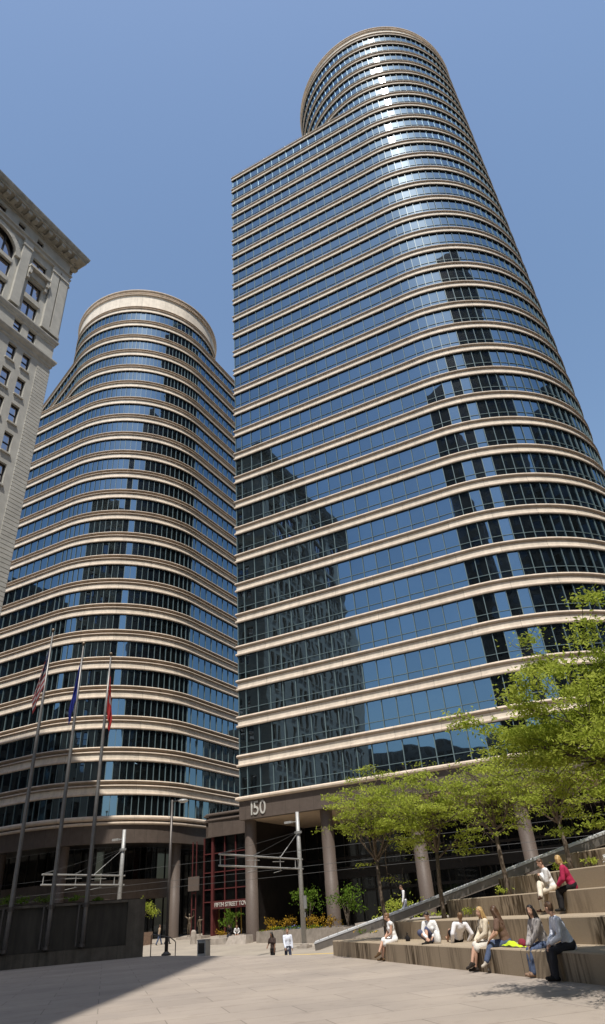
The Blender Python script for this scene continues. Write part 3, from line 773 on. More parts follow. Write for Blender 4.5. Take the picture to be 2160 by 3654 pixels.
def terraces():
    for k in range(7):
        mb = MB(); a = ends[k]; a = a+tm*(M0[k]-a.dot(tm)); b = a+td*(a.dot(td)*0+46)
        zb = -.9 if k == 0 else ZT[k-1]-.12
        n_seg = 24; back = M0[k+1]+.25 if k < 6 else M0[k]+9
        D = tm*(back-M0[k]); z1 = ZT[k]; bev = .03
        L0 = k*13.7
        P = lambda p, z: Vector((p.x, p.y, z))
        ln = (b-a).length; H = z1-zb
        # front, chamfer, top, end, back
        mb.poly([P(a,zb),P(b,zb),P(b,z1-bev),P(a,z1-bev)][::-1], [(L0,-.1),(L0+ln,-.1),(L0+ln,.98),(L0,.98)][::-1])
        mb.poly([P(a,z1-bev),P(b,z1-bev),P(b+tm*bev,z1),P(a+tm*bev,z1)][::-1], [(L0,2),(L0+ln,2),(L0+ln,2),(L0,2)][::-1])
        mb.poly([P(a+tm*bev,z1),P(b+tm*bev,z1),P(b+D,z1),P(a+D,z1)][::-1], [(L0,2),(L0+ln,2),(L0+ln,2),(L0,2)][::-1])
        w = D.length
        mb.poly([P(a+D,zb),P(a,zb),P(a,z1-bev),P(a+tm*bev,z1),P(a+D,z1)][::-1], [(L0+9+w,0),(L0+9,0),(L0+9,.98),(L0+9,1),(L0+9+w,1)][::-1])
        mb.poly([P(b,zb),P(b+D,zb),P(b+D,z1),P(b,z1)][::-1], [(4,2)]*4)
        o = mb.build("terrace_wall", TERR); tag(o, TL[k], "terrace wall", "stepped granite terraces")
    # joints on the fronts are thin dark slots, cut as shallow grooves
    # rough sloping side of the steps behind their left ends
    mb = MB()
    for k in range(6):
        a = ends[k]; b = ends[k+1]
        mb.poly([Vector((a.x,a.y,-.9)), Vector((b.x,b.y,-.9)), Vector((b.x,b.y,ZT[k]-.05)), Vector((a.x,a.y,ZT[k]-.05))], [(k*4,0),(k*4+3.5,0),(k*4+3.5,1),(k*4,1)])
        n = Vector((-(b-a).y, (b-a).x, 0)).normalized()
        if n.y < 0: n = -n
        a2, b2 = a+n*1.0, b+n*1.0
        mb.poly([Vector((a.x,a.y,ZT[k]-.06)), Vector((b.x,b.y,ZT[k]-.06)), Vector((b2.x,b2.y,ZT[k]-.35)), Vector((a2.x,a2.y,ZT[k]-.35))], [(4,2)]*4)
        mb.poly([Vector((a2.x,a2.y,ZT[k]-.35)), Vector((b2.x,b2.y,ZT[k]-.35)), Vector((b2.x,b2.y,-.9)), Vector((a2.x,a2.y,-.9))], [(k*4,0),(k*4+3.5,0),(k*4+3.5,1),(k*4,1)])
    o = mb.build("side_wall", TERR); tag(o, "stained stone side wall under the sloping metal rail, at the left ends of the terraces", "side wall")
terraces()
def sloping_rail():
    t = thing("sloping_rail", "broad metal capped rail sloping up to the right behind the terraces", "rail", (-.95, 37, .2))
    pts = [Vector((-.98, 37.2, .44)), Vector((2.2, 33.7, 1.29)), Vector((4.8, 30.75, 2.00)), Vector((7.9, 27.4, 2.87)), Vector((9.8, 25.4, 3.38)), Vector((14, 20.9, 4.5))]
    cp, bd = MB(), MB(); up = Vector((0,0,1))
    for i in range(len(pts)-1):
        a, b = pts[i], pts[i+1]; d = (b-a); n = Vector((d.y,-d.x,0)).normalized()
        uu = n.cross(d.normalized()); uu = uu if uu.z > 0 else -uu
        mid = (a+b)/2
        bd.box(mid-uu*.245, d/2, n*.11, uu*.13); cp.box(mid-uu*.075, d/2, n*.125, uu*.035); cp.tube([a-uu*.04, b-uu*.04], .055, 10)
    k = 0
    bd.build("side_board", RAILB, t); cp.build("metal_cap", SSTEEL, t)
    # joint clips on the cap
    jc = MB(); 
    for i in range(len(pts)-1):
        a, b = pts[i], pts[i+1]; d = b-a; n = Vector((d.y,-d.x,0)).normalized(); m = max(1, int(d.length/.62))
        for q in range(m):
            p = a+d*((q+.5)/m); jc.tube([p+Vector((0,0,-.03))-d.normalized()*.022, p+Vector((0,0,-.03))+d.normalized()*.022], .058, 10)
    jc.build("cap_joint", GREYBOX, t)
    ps = MB()
    for i in range(1, 5):
        p = pts[i]; ps.tube([Vector((p.x,p.y,-.5)), Vector((p.x,p.y,p.z-.3))], .05, 8)
    ps.build("post", POLE, t)
sloping_rail()

# ------------------------------------------------------------------ plinth wall, flagpoles, flags
W0 = Vector((-19.35, 44.08, 0)); wd = Vector((7.21, 3.92, 0)).normalized(); wn = Vector((wd.y,-wd.x,0))
def plinth():
    t = thing("plinth_wall", "dark grey granite wall behind the flagpoles, in shadow at lower left", "wall", W0)
    mb = MB(); a = -30; b = 8.21
    def P(s, o, z): return W0+wd*s+wn*o+Vector((0,0,z))
    # frame of the wall with a sunk panel
    H = 3.12
    def slab(s0, s1, z0, z1, o0, o1): mb.box((P(s0,o0,z0)+P(s1,o1,z1))/2, wd*((s1-s0)/2), wn*((o1-o0)/2), Vector((0,0,(z1-z0)/2)))
    slab(a, b, -.4, .68, -.9, 0); slab(7.1, b, .68, H, -.9, 0); slab(a, 7.1, 2.99, H, -.9, 0); slab(a, 7.1, .68, 2.99, -.9, -.14)
    mb.build("wall", PLINTH, t)
    pn = MB(); pn.box((P(a,-.135,.7)+P(7.08,-.13,2.98))/2, wd*((7.08-a)/2), wn*.004, Vector((0,0,1.14))); pn.build("dark_panel", PANEL, t)
    s = MB(); s.box((P(a,-.8,H)+P(b-.3,-.25,H+.05))/2, wd*((b-.3-a)/2), wn*.28, Vector((0,0,.03))); s.build("soil", SOIL, t)
    for x in (1.53, 3.7, 5.75, 7.66):
        l = MB(); l.lathe((0,0,0), [(0,.03),(.055,.03),(.065,.0)], 12); o = l.build("wall_light", LAMPG, t)
        o.matrix_local = Matrix.Translation(P(x, .012, .58)-W0) @ wn.to_track_quat("Z", "Y").to_matrix().to_4x4()
plinth()
FL = ["leftmost of the three flagpoles, carrying the striped flag", "middle of the three flagpoles, carrying the plain blue flag", "rightmost of the three flagpoles, carrying the red flag"]
tops = [20.4, 19.6, 19.0]; PS = [.05, 2.33, 4.40]
def flagpole(i):
    p = W0+wd*PS[i]+wn*.34; zt = tops[i]
    t = thing("flagpole", FL[i], "flagpole", (p.x, p.y, .85), "flagpoles in front of the granite wall")
    mb = MB(); mb.tube([p+Vector((0,0,.8)), p+Vector((0,0,3.0)), p+Vector((0,0,9)), p+Vector((0,0,14.5)), p+Vector((0,0,zt))], [.135,.13,.118,.095,.05], 14)
    weld(mb.build("pole", FPOLE, t, True))
    fb = MB(); fb.lathe((p.x,p.y,zt), [(.03,0),(.05,.05),(.11,.12),(.13,.2),(.10,.29),(0,.33)], 12); fb.build("finial", BRONZE, t, True)
    cl = MB(); cl.lathe((p.x,p.y,0), [(.13,2.85),(.19,2.85),(.19,3.08),(.13,3.08)], 14); cl.build("collar", POLE, t); cl = MB(); cl.lathe((p.x,p.y,0), [(.13,.8),(.17,.8),(.17,.98),(.13,.98)], 14); cl.build("collar", POLE, t)
    br = MB(); br.box(p-wn*.25-wd*.12+Vector((0,0,2.96)), wn*.24, wd*.07, Vector((0,0,.07))); br.box(p-wn*.25-wd*.12+Vector((0,0,.9)), wn*.24, wd*.07, Vector((0,0,.07)))
    br.tube([p-wd*.36-wn*.18+Vector((0,0,.85)), p-wd*.36-wn*.18+Vector((0,0,3.0))], .07, 10); br.build("wall_bracket", POLE, t)
    rp = MB(); rp.tube([p+wd*.14+wn*.05+Vector((0,0,2)), p+wd*.09+Vector((0,0,zt-.1))], .008, 4); rp.build("halyard", WIRE, t)
    return p
def flag_mesh(name, p, ztop, drop, side, spread, mats, colf, label, seed):
    """a limp flag: cloth gathered beside the pole, falling in folds"""
    nu, nv = 30, 40; mb = MB(); r = random.Random(seed)
    fly = drop*1.35
    grid = []
    for j in range(nv+1):
        v = j/nv; row = []
        for i in range(nu+1):
            u = i/nu
            # hoist points lie on the pole; the fly hangs down, so its drop grows with u
            fold = math.sin(u*PI*5.2+v*1.3)*.10*(.35+.65*u)
            out = spread*(u**.75)*(.25+.9*math.sin(min(1, v*.72+.12)*PI*.5+.0)*(1-.55*max(0, v-.62)/.38))
            z = ztop-v*drop*.60-u*drop*.40*(1+.05*math.sin(v*5))
            q = p+wd*(side*(.08+out)*.88)+wn*(.06+fold+.05*math.sin(v*7+u*3))+wd*(fold*.3)+Vector((0,0,z))
            row.append(q)
        grid.append(row)
    for j in range(nv):
        for i in range(nu):
            mb.poly([grid[j][i], grid[j][i+1], grid[j+1][i+1], grid[j+1][i]], None, colf((i+.5)/nu, (j+.5)/nv))
    o = mb.build(name, mats, None, loc=tuple(p+Vector((0,0,ztop)))); weld(o, .001, True)
    return tag(o, label, "flag", "flags hanging limp on the flagpoles")
FR = basic("flag_red", (.17, .016, .018), .8, .06, 8); FW = basic("flag_white", (.25, .24, .25), .8, .04, 8); FB = basic("flag_navy", (.010, .013, .06), .8, .06, 8)
FBL = basic("flag_blue", (.008, .016, .16), .8, .06, 8); FRR = basic("flag_scarlet", (.27, .014, .014), .8, .06, 8)
def flags():
    ps = [flagpole(i) for i in range(3)]
    def us(u, v):
        if u < .42 and v < .54:
            return 1 if (int(u*26) % 2 == 0 and int(v*26) % 3 == 0) else 2
        return 0 if int(v*13) % 2 == 0 else 1
    flag_mesh("flag", ps[0], 19.2, 4.9, -1, .70, [FR, FW, FB], us, "limp red and white striped flag with a starred dark blue canton on the leftmost pole", 1)
    flag_mesh("flag", ps[1], 18.4, 4.7, -1, .42, [FBL], lambda u, v: 0, "plain deep blue flag hanging narrow on the middle pole", 2)
    def red(u, v): return 1 if (u-.34)**2/.05+(v-.42)**2/.010 < 1 else 0
    flag_mesh("flag", ps[2], 17.5, 4.5, 1, .55, [FRR, FW], red, "scarlet flag with a white emblem hanging on the rightmost pole", 3)
flags()

# ------------------------------------------------------------------ street furniture
def lamp_post():
    p = Vector((-10.75, 48.4, -.0)); 
    t = thing("street_lamp", "tall slim dark brown lamp post at the plaza edge beside the granite wall", "street lamp", p)
    mb = MB(); mb.tube([p+Vector((0,0,-.3)), p+Vector((0,0,9.0))], [.118, .08], 12); weld(mb.build("pole", POLE, t, True))
    b = MB(); b.lathe(p, [(.3,-.05),(.3,.04),(.2,.10),(.15,.16)], 16); b.build("base", POLE, t)
    a = MB(); a.tube([p+Vector((0,0,8.86)), p+v2*.55+Vector((0,0,8.90))], .045, 8); a.build("arm", POLE, t)
    h = MB(); h.lathe(p+v2*.95+Vector((0,0,8.78)), [(0,.16),(.2,.15),(.34,.09),(.36,.03),(.32,0)], 16); hd = h.build("lamp_head", ALU, t, True)
    l = MB(); l.lathe(p+v2*.95+Vector((0,0,8.78)), [(.32,0),(.2,-.06),(0,-.08)], 16); l.build("lens", LAMPG, hd, True)
lamp_post()
def trolley_pole(p, zb, L, label, light):
    t = thing("catenary_pole", label, "catenary pole", (p.x, p.y, zb), "tram wire poles along the street")
    d = -n2; top = 8.6
    mb = MB(); mb.tube([Vector((p.x,p.y,zb)), Vector((p.x,p.y,5.6)), Vector((p.x,p.y,top))], [.19,.17,.14], 14); weld(mb.build("pole", ALU, t, True))
    b = MB(); b.box((p.x,p.y,zb+.08), v2*.42, n2*.42, (0,0,.10)); b.lathe((p.x,p.y,zb), [(.3,.18),(.3,.26),(.2,.3)], 14); b.build("base", ROCK, t)
    for z in (5.22, 4.57):
        a = MB(); a.tube([Vector((p.x,p.y,z))-d*.45, Vector((p.x,p.y,z))+d*L], .058, 10); a.build("arm", ALU, t)
    for s in (L-.15, .75):
        q = Vector((p.x,p.y,0))+d*s; a = MB(); a.tube([q+Vector((0,0,4.57)), q+Vector((0,0,5.22))], .035, 8); a.build("arm_link", ALU, t)
    # stays from the pole head down to the arms
    ql = [Vector((p.x,p.y,7.15)), Vector((p.x,p.y,5.25))+d*3.1]
    a = MB(); a.tube([ql[0], ql[0].lerp(ql[1], .62)], .012, 6); a.tube([ql[0].lerp(ql[1], .62), ql[1]], .028, 8); a.build("stay", ALU, t)
    for e in (L*.62, L*.985):
        q1 = Vector((p.x,p.y,5.25))+d*e; a = MB(); q0 = ql[0]; a.tube([q0, q0.lerp(q1, .88)], .008, 5); a.tube([q0.lerp(q1, .88), q1], .04, 8); a.build("stay", WIRE, t)
    cl = MB(); cl.lathe((p.x,p.y,7.0), [(.15,0),(.25,.02),(.25,.18),(.15,.2)], 14); cl.box((p.x,p.y,7.12), v2*.3, n2*.06, (0,0,.08)); cl.build("collar", GREYBOX, t)
    for s in (L*.60, L*.28):     # registration arms holding the contact wire
        q = Vector((p.x,p.y,0))+d*s; a = MB()
        a.tube([q+Vector((0,0,5.35)), q+Vector((0,0,4.4))], .03, 6); a.tube([q+Vector((0,0,5.0))-d*.6, q+Vector((0,0,4.95))+d*1.1], .022, 6)
        a.tube([q+Vector((0,0,4.42))-d*.2, q+Vector((0,0,4.25))+d*1.0], .02, 6); a.build("steady_arm", ALU, t)
    h = MB(); q = Vector((p.x,p.y,7.9)); h.tube([q, q-v2*.55], .03, 6); h.box(q-v2*.85+Vector((0,0,.02)), v2*.32, n2*.13, (0,0,.08)); h.build("lamp_head", ALU, t)
    if light:
        s = MB(); s.box(Vector((p.x,p.y,2.35))+v2*.27+n2*-.02, v2*.13, n2*.05, (0,0,.42)); o = s.build("small_sign", GREYBOX, t)
        c = MB(); c.box(Vector((p.x,p.y,1.55))+v2*.2, v2*.05, n2*.04, (0,0,.16)); c.build("button_box", GREYBOX, t)
trolley_pole(Vector((-2.33, 56.4, 0)), -.52, 11.2, "pale steel tram wire pole with two long arms, in front of the tall tower's columns", True)
trolley_pole(Vector((-17.1, 59.1, 0)), -.47, 8.3, "pale steel tram wire pole with two arms showing above the granite wall at left", False)
def wires():
    lab = ["higher of the thin tram wires crossing the street in front of the columns", "middle thin tram wire crossing the street in front of the columns", "lowest thin tram wire crossing the street in front of the columns"]
    for i, (s, z) in enumerate(((3.4, 5.55), (6.7, 4.30), (6.2, 3.9))):
        q = Vector((-2.33, 56.4, 0))-n2*s; mb = MB()
        pts = []
        for k in range(-9, 10):
            x = k*9.0; sag = .22*(1-abs(((x/16.3+.5) % 1)-.5)*2); pts.append(q+v2*x+Vector((0,0,z-.1*sag)))
        mb.tube(pts, .010, 4); o = mb.build("overhead_wire", WIRE, None, loc=tuple(q)); tag(o, lab[i], "wire", "overhead tram wires")
wires()
def handrail():
    p = Vector((-11.3, 47.2, 0)); d = Vector((.86, .2, 0)).normalized(); o = MB()
    a, b = p-d*.15, p+d*1.35
    o.tube([a+Vector((0,0,-.05)), a+Vector((0,0,1.08)), a+d*.06+Vector((0,0,1.13)), b-d*.35+Vector((0,0,.92)), b-d*.05+Vector((0,0,.70)), b+Vector((0,0,.62)), b+Vector((0,0,-.3))], .03, 8)
    tag(o.build("handrail", POLE, None, loc=tuple(a)), "dark bent tube handrail at the plaza steps around the lamp post foot", "handrail")
handrail()
def street_box():
    p = Vector((-7.85, 45.4, 0)); z = ground_z(p.x, p.y)
    t = thing("newspaper_box", "grey newspaper box standing just below the plaza edge", "box", (p.x, p.y, z))
    mb = MB(); mb.box((p.x,p.y,z+.78), v2*.29, n2*.25, (0,0,.62)); mb.build("cabinet", ALU, t)
    mb = MB(); mb.box((p.x,p.y,z+.08), v2*.2, n2*.2, (0,0,.08)); mb.build("foot", POLE, t)
    mb = MB(); mb.box(Vector((p.x,p.y,z+1.02))-n2*.252, v2*.22, n2*.006, (0,0,.26)); mb.build("window", LOBBY, t)
    mb = MB(); mb.box((p.x,p.y,z+1.425), v2*.31, n2*.27, (0,0,.025)); mb.build("lid", ALU, t)
street_box()
def stone_post():
    p = Vector((-13.8, 73.9, 0)); z = ground_z(p.x, p.y); mb = MB()
    mb.tube([p+Vector((0,0,z)), p+Vector((0,0,z+.6)), p+Vector((0,0,z+1.0)), p+Vector((0,0,z+1.15))], [.30,.29,.25,.14], 10)
    tag(mb.build("stone_post", ROCK, None, True, loc=(p.x,p.y,z)), "pale rounded stone post beside the bronze figures", "stone post")
stone_post()
def rocks():
    labs = ["low flat pale stone block left of the tall tower's corner column", "pale stone block with a sloping face beside the tall tower's corner column"]
    for i, (x, y, w, dd, h, sl) in enumerate(((-10.6, 70.2, 1.1, .7, .45, 0), (-8.7, 68.6, 1.1, .7, .62, .3))):
        z = ground_z(x, y); mb = MB(); P = lambda a, b, c: Vector((x, y, z))+v2*a+n2*b+Vector((0,0,c))
        bt = [P(-w,-dd,-.1),P(w,-dd,-.1),P(w,dd,-.1),P(-w,dd,-.1)]; tp = [P(-w+sl,-dd+sl,h),P(w-sl*.3,-dd+sl,h),P(w-.05,dd,h),P(-w+.1,dd,h)]
        mb.poly(tp); 
        for k in range(4): mb.poly([bt[k],bt[(k+1)%4],tp[(k+1)%4],tp[k]])
        tag(mb.build("stone_block", ROCK, None, loc=(x,y,z)), labs[i], "stone block", "stone blocks by the entrance")
rocks()

# ------------------------------------------------------------------ planting
def leafquad(mb, c, size, r, flat=.6, tone=None):
    n = Vector((r.gauss(0,1), r.gauss(0,1), r.gauss(0,1)+flat*2)).normalized()
    a = n.cross(Vector((r.random()-.5, r.random()-.5, r.random()-.5))).normalized(); b = n.cross(a)
    l = size*(.7+.6*r.random()); w = l*.42; t = tone if tone is not None else r.random()
    bend = n*(-l*.16)
    mb.poly([c-a*l*.5, c+b*w*.5, c+a*l*.5+bend, c-b*w*.5], [(t,.5)]*4)
def tree(p, zb, H, fork, spread, label, seed, group, lean=Vector((0,0,0)), nleaf=5200, leaf=.13, wood=None, crown_c=None, crown_r=None, rt=.085, limbs=None, sub=6, keep=.42, cl=.15):
    """tapered trunk, forking limbs, flat sprays of small leaflets at the twig ends"""
    r = random.Random(seed); base = Vector((p[0], p[1], zb))
    t = thing("tree", label, "tree", tuple(base), group)
    wd_ = MB(); tips = []
    top = base+Vector((lean.x, lean.y, fork))
    def limb(a, d, L, rad0, depth):
        pts = [a]; dd = d.normalized(); n = 5; rs = [rad0]
        for i in range(n):
            dd = (dd+Vector((r.gauss(0,.14), r.gauss(0,.14), r.gauss(.02,.10)))).normalized()
            pts.append(pts[-1]+dd*(L/n)); rs.append(max(.006, rad0*(1-.62*(i+1)/n)))
        wd_.tube(pts, rs, 7 if depth < 2 else 5)
        if depth >= 3: tips.extend(pts[2:]); return
        if depth == 2: tips.extend(pts[3:])
        for k in range(3 if depth else 4):
            i = r.randint(2, n); side = Vector((r.gauss(0,1), r.gauss(0,1), r.gauss(.05,.38)))
            limb(pts[i], dd*.6+side.normalized()*.85, L*(.55+.25*r.random()), rs[i]*.75, depth+1)
        if depth: tips.append(pts[-1])
    mid = base.lerp(top, .5)+Vector((r.gauss(0,.03), r.gauss(0,.03), 0))
    wd_.tube([base-Vector((0,0,.1)), base+Vector((0,0,.25)), mid, top], [rt*1.35, rt*1.05, rt*.9, rt*.75], 10)
    ls = limbs or [(az*60+r.random()*40, .55+.75*r.random(), 1.0) for az in range(sub)]
    for (az, el, k) in ls:
        d = azv(az)*math.cos(el)+Vector((0,0,math.sin(el)))
        limb(top-Vector((0,0,.25*r.random()*fork*.5)), d, spread*.62*k, rt*.55, 0)
    wd_.tube([top, top+Vector((lean.x*.3+r.gauss(0,.1), lean.y*.3, (H-fork)*.55)), top+Vector((lean.x*.4, lean.y*.4, (H-fork)*.9))], [rt*.72, rt*.45, .012], 8)
    for k in range(8):
        q = top+Vector((0,0,(H-fork)*(.15+.7*k/8))); d = azv(r.random()*360)*.9+Vector((0,0,.25+.3*r.random()))
        limb(q, d, spread*(.55-.035*k), rt*.35, 1)
    weld(wd_.build("trunk", wood or BARK, t, True))
    lf = MB(); cand = [q for q in tips if r.random() < keep]
    per = nleaf/max(1, len(cand))
    for q in cand:
        tone0 = r.random()*.5
        kk = int(per*(.15+1.7*r.random())+r.random())
        for _ in range(kk):
            c = q+Vector((r.gauss(0,cl), r.gauss(0,cl), r.gauss(0,cl*.22)))
            leafquad(lf, c, leaf, r, .8, min(1, tone0+r.random()*.5))
    lf.build("crown", LEAF, t)
    print("TREE", len(tips), len(lf.f))
    return t
G4 = "small trees planted along the left ends of the terraces"
tree((2.05, 29.9), .54, 6.3, 3.0, 2.75, "leftmost small tree on the terraces, its thin trunk rising behind the woman in white", 11, G4, Vector((-.12, 0, 0)), 8200, keep=.16, cl=.21)
tree((4.1, 28.25), 1.115, 5.6, 2.2, 2.5, "second small tree from the left on the terraces, with a forked pale trunk", 12, G4, Vector((.1, 0, 0)), 7600, keep=.17, cl=.21)
tree((6.25, 26.5), 1.69, 4.6, 2.1, 2.3, "third small tree from the left on the terraces, sparse and airy", 13, G4, Vector((-.05, 0, 0)), 4200, keep=.15, cl=.20)
tree((8.2, 25.2), 2.25, 3.9, 1.6, 2.2, "fourth small tree on the terraces, nearest the right edge below the big crown", 14, G4, Vector((0, .05, 0)), 4600, keep=.15, cl=.20)
tree((8.45, 12.9), 1.115, 5.0, 1.9, 3.25, "big bright green tree spreading in from the right edge, nearest the camera", 15, None, Vector((-.9, .1, 0)), 78000, .10, BARKP, rt=.13, keep=.42, cl=.20,
     limbs=[(275, .32, 1.25), (262, .62, 1.15), (290, .55, 1.15), (300, .85, 1.0), (250, .95, 1.0), (270, 1.15, 1.0), (330, .6, .9), (200, .6, .8), (60, .6, .8), (140, .8, .7)])

def shrub(name, p, r0, h, label, cat, mat, seed, n=260, group=None, leaf=.12, stem=True, gap=0.0, pm=None):
    r = random.Random(seed); p = Vector(p)
    t = thing(name, label, cat, tuple(p), group)
    if stem:
        s = MB()
        for k in range(5):
            d = azv(72*k+r.random()*40); tipz = h*(.55+.25*r.random())
            s.tube([p+Vector((0,0,-.05)), p+d*r0*.22+Vector((0,0,gap+tipz*.4)), p+d*r0*.55+Vector((0,0,gap+tipz))], [.035*h**.5, .025*h**.5, .008], 5)
        s.build("stem", BARK, t)
    l = MB(); cl = [Vector((r.gauss(0,.5)*r0, r.gauss(0,.5)*r0, gap+h*(.32+.6*r.random()))) for _ in range(14)]
    for _ in range(n):
        c = p+r.choice(cl)+Vector((r.gauss(0,.2)*r0, r.gauss(0,.2)*r0, r.gauss(0,.11)*h))
        c.z = max(c.z, p.z+.03); leafquad(l, c, leaf, r, .3)
    l.build("foliage", mat, t)
    if pm:
        f = MB()
        for _ in range(n//3):
            c = p+r.choice(cl)+Vector((r.gauss(0,.25)*r0, r.gauss(0,.25)*r0, h*.08+r.gauss(0,.1)*h)); c.z = max(c.z, p.z+.05); leafquad(f, c, leaf*.9, r, .8)
        f.build("flowers", pm, t)
def planters():
    # planter in front of the tall tower
    a, b = Vector((-6.9, 67.7, 0)), Vector((-1.5, 60.9, 0)); d = (b-a).normalized(); n = Vector((-d.y, d.x, 0))
    n = n if n.y > 0 else -n
    t = thing("planter", "long low pale granite planter with yellow flowers in front of the tall tower's columns", "planter", tuple(a))
    b = b+d*6
    mb = MB(); mid = (a+b)/2; L = (b-a).length/2
    mb.box(mid+Vector((0,0,-.05)), d*L, n*.16, (0,0,.60)); mb.box(mid+n*3.6+Vector((0,0,-.05)), d*L, n*.16, (0,0,.60))
    for q in (a, b): mb.box(q+n*1.8+Vector((0,0,-.05))+d*(.16 if q == a else -.16), d*.16, n*1.63, (0,0,.597))
    mb.build("wall", ROCK, t); s = MB(); s.box(mid+n*1.8+Vector((0,0,.15)), d*(L-.33), n*1.63, (0,0,.28)); s.build("soil", SOIL, t)
    def at(s, o): return a+d*s+n*o+Vector((0,0,.42))
    g = "flowering bushes in the long planter"
    for i, (s, o, lab) in enumerate(((1.1, 1.0, "golden leaved bush just right of the tall tower's corner column"), (3.2, 1.2, "golden leaved bush between the corner column and the blue shirted man"), (6.3, 1.2, "golden leaved bush behind the steel tram wire pole"), (9.0, 1.2, "golden leaved bush right of the steel tram wire pole"))):
        shrub("golden_bush", at(s, o), .62, .95, lab, "bush", FLOWO, 30+i, 300, g, .17)
    for i, (s, o, lab, m) in enumerate(((1.9, .5, "low patch of yellow flowers at the left end of the long planter", FLOWY), (4.6, .5, "low patch of blue flowers behind the two people on the street", FLOWB), (7.6, .5, "low patch of yellow flowers beside the foot of the tram wire pole", FLOWY))):
        shrub("flower_patch", at(s, o), .9, .4, lab, "flowers", LEAFD, 40+i, 220, "flower patches in the long planter", .13, False, 0, m)
    for i, (s, o, lab) in enumerate(((4.6, 2.4, "small leafy tree in the planter behind the blue shirted man"), (9.6, 2.6, "small leafy tree half hidden by the second granite column"))):
        shrub("small_tree", at(s, o), 1.15, 2.2, lab, "small tree", LEAFD, 50+i, 700, "small trees in front of the lobbies", .22, True, .7)
    shrub("small_tree", (-11.0, 79.0, -.1), .95, 1.9, "small leafy tree in front of the entrance doors", "small tree", LEAFD, 53, 650, "small trees in front of the lobbies", .22, True, .6)
    shrub("golden_bush", (-11.6, 78.2, -.05), .8, .7, "low golden bush under the tree by the entrance doors", "bush", FLOWO, 54, 200, None, .2)
    # planter by the shorter tower
    t = thing("planter", "low brick coloured planter in front of the shorter tower, past the granite wall", "planter", (-22.5, 79.4, 0))
    BRK = basic("brown_brick_planter", (.25, .17, .125), .85, .25, 7)
    mb = MB(); mb.box((-22.8, 79.6, .45), v2*3.2, n2*1.6, (0,0,.62)); mb.build("wall", BRK, t); s = MB(); s.box((-22.8, 79.6, 1.05), v2*3.05, n2*1.45, (0,0,.035)); s.build("soil", SOIL, t)
    shrub("small_tree", (-20.3, 79.0, 1.05), 1.3, 2.0, "small bright green tree beside the end of the granite wall", "small tree", LEAF, 56, 900, None, .22, True, .9)
    shrub("golden_bush", (-20.5, 78.7, 1.06), .5, .6, "orange bush at the foot of the small tree by the granite wall", "bush", FLOWO, 57, 150, None, .16)
    for i, (s, w, h, lab) in enumerate(((-.2, .55, .55, "dim shrub on top of the granite wall, behind the leftmost flagpole"), (.75, .5, .5, "dim shrub on the granite wall just right of the leftmost flagpole"), (2.0, .5, .45, "dim shrub on the granite wall left of the middle flagpole"), (3.75, .42, .42, "dim shrub on the granite wall between the middle and right flagpoles"), (5.2, .35, .25, "lowest dim shrub on the granite wall, right of the rightmost flagpole"))):
        q = W0+wd*s-wn*.5+Vector((0,0,3.13)); shrub("shrub", tuple(q), w, h, lab, "shrub", LEAFD, 60+i, 320, "shrubs along the top of the granite wall", .11)
    shrub("shrub", (4.3, 49.3, .0), 1.6, 2.1, "green shrub behind the sloping rail beside the walking man", "shrub", LEAF, 70, 900, None, .2)
    shrub("shrub", (6.6, 47.6, .3), .5, 1.0, "small green shrub below the sloping rail at the third column", "shrub", LEAF, 71, 150, None, .16)
    shrub("flower_patch", (1.35, 34.9, .55), .55, .35, "small patch of yellow and green flowers under the sloping rail by the woman in white", "flowers", LEAFD, 72, 160, None, .11, False, 0, FLOWY)
    g = "small leafy plants growing along the terrace ledges"
    for i, (s, k, lab) in enumerate(((5.0, 1, "small leafy plant on the second terrace ledge, at the foot of the second tree"), (5.6, 2, "small leafy plant on the third terrace ledge, at the foot of the third tree"), (4.3, 3, "small leafy plant on the fourth terrace ledge, beside the fourth tree"), (5.2, 3, "small leafy plant on the fourth terrace ledge beside a white paper"))):
        q = {0: (4.75, 26.9, 1.12), 1: (5.95, 26.0, 1.695), 2: (7.75, 25.0, 2.255), 3: (8.25, 23.2, 2.255)}[i]
        shrub("small_plant", q, .22, .28, lab, "plant", LEAF, 80+i, 120, g, .08, False)
    PAP = basic("white_paper", (.75, .74, .72), .8, .03, 5)
    for i, (q, lab) in enumerate((((5.25, 26.6, 1.13), "white flowers beside the small plant at the second tree's foot"), ((8.6, 22.7, 2.26), "white flowers on the fourth terrace ledge near the right edge"))):
        shrub("white_flowers", q, .13, .3, lab, "flowers", FLOWW, 90+i, 40, "white flowers on the terrace ledges", .10, False)
planters()
print("T","planters()",round(_t.time()-_T[0],1))

# ------------------------------------------------------------------ people and sculpture
def _ball(nu=14, nv=9):
    vs = [Vector((0,0,-1))]; fs = []
    for j in range(1, nv):
        t = PI*j/nv-PI/2
        vs += [Vector((math.cos(t)*math.cos(2*PI*i/nu), math.cos(t)*math.sin(2*PI*i/nu), math.sin(t))) for i in range(nu)]
    vs.append(Vector((0,0,1))); R_ = lambda j, i: 1+(j-1)*nu+i % nu
    for i in range(nu):
        fs.append((0, R_(1,i+1), R_(1,i))); fs.append((len(vs)-1, R_(nv-1,i), R_(nv-1,i+1)))
        for j in range(1, nv-1): fs.append((R_(j,i), R_(j,i+1), R_(j+1,i+1), R_(j+1,i)))
    return vs, fs
BALL = _ball()
def ellip(bm, c, rx, ry, rz, M=None):
    v, f = bm; k = len(v); M = M or Matrix.Identity(3)
    v += [Vector(c)+M @ Vector((p.x*rx, p.y*ry, p.z*rz)) for p in BALL[0]]; f += [tuple(i+k for i in q) for q in BALL[1]]
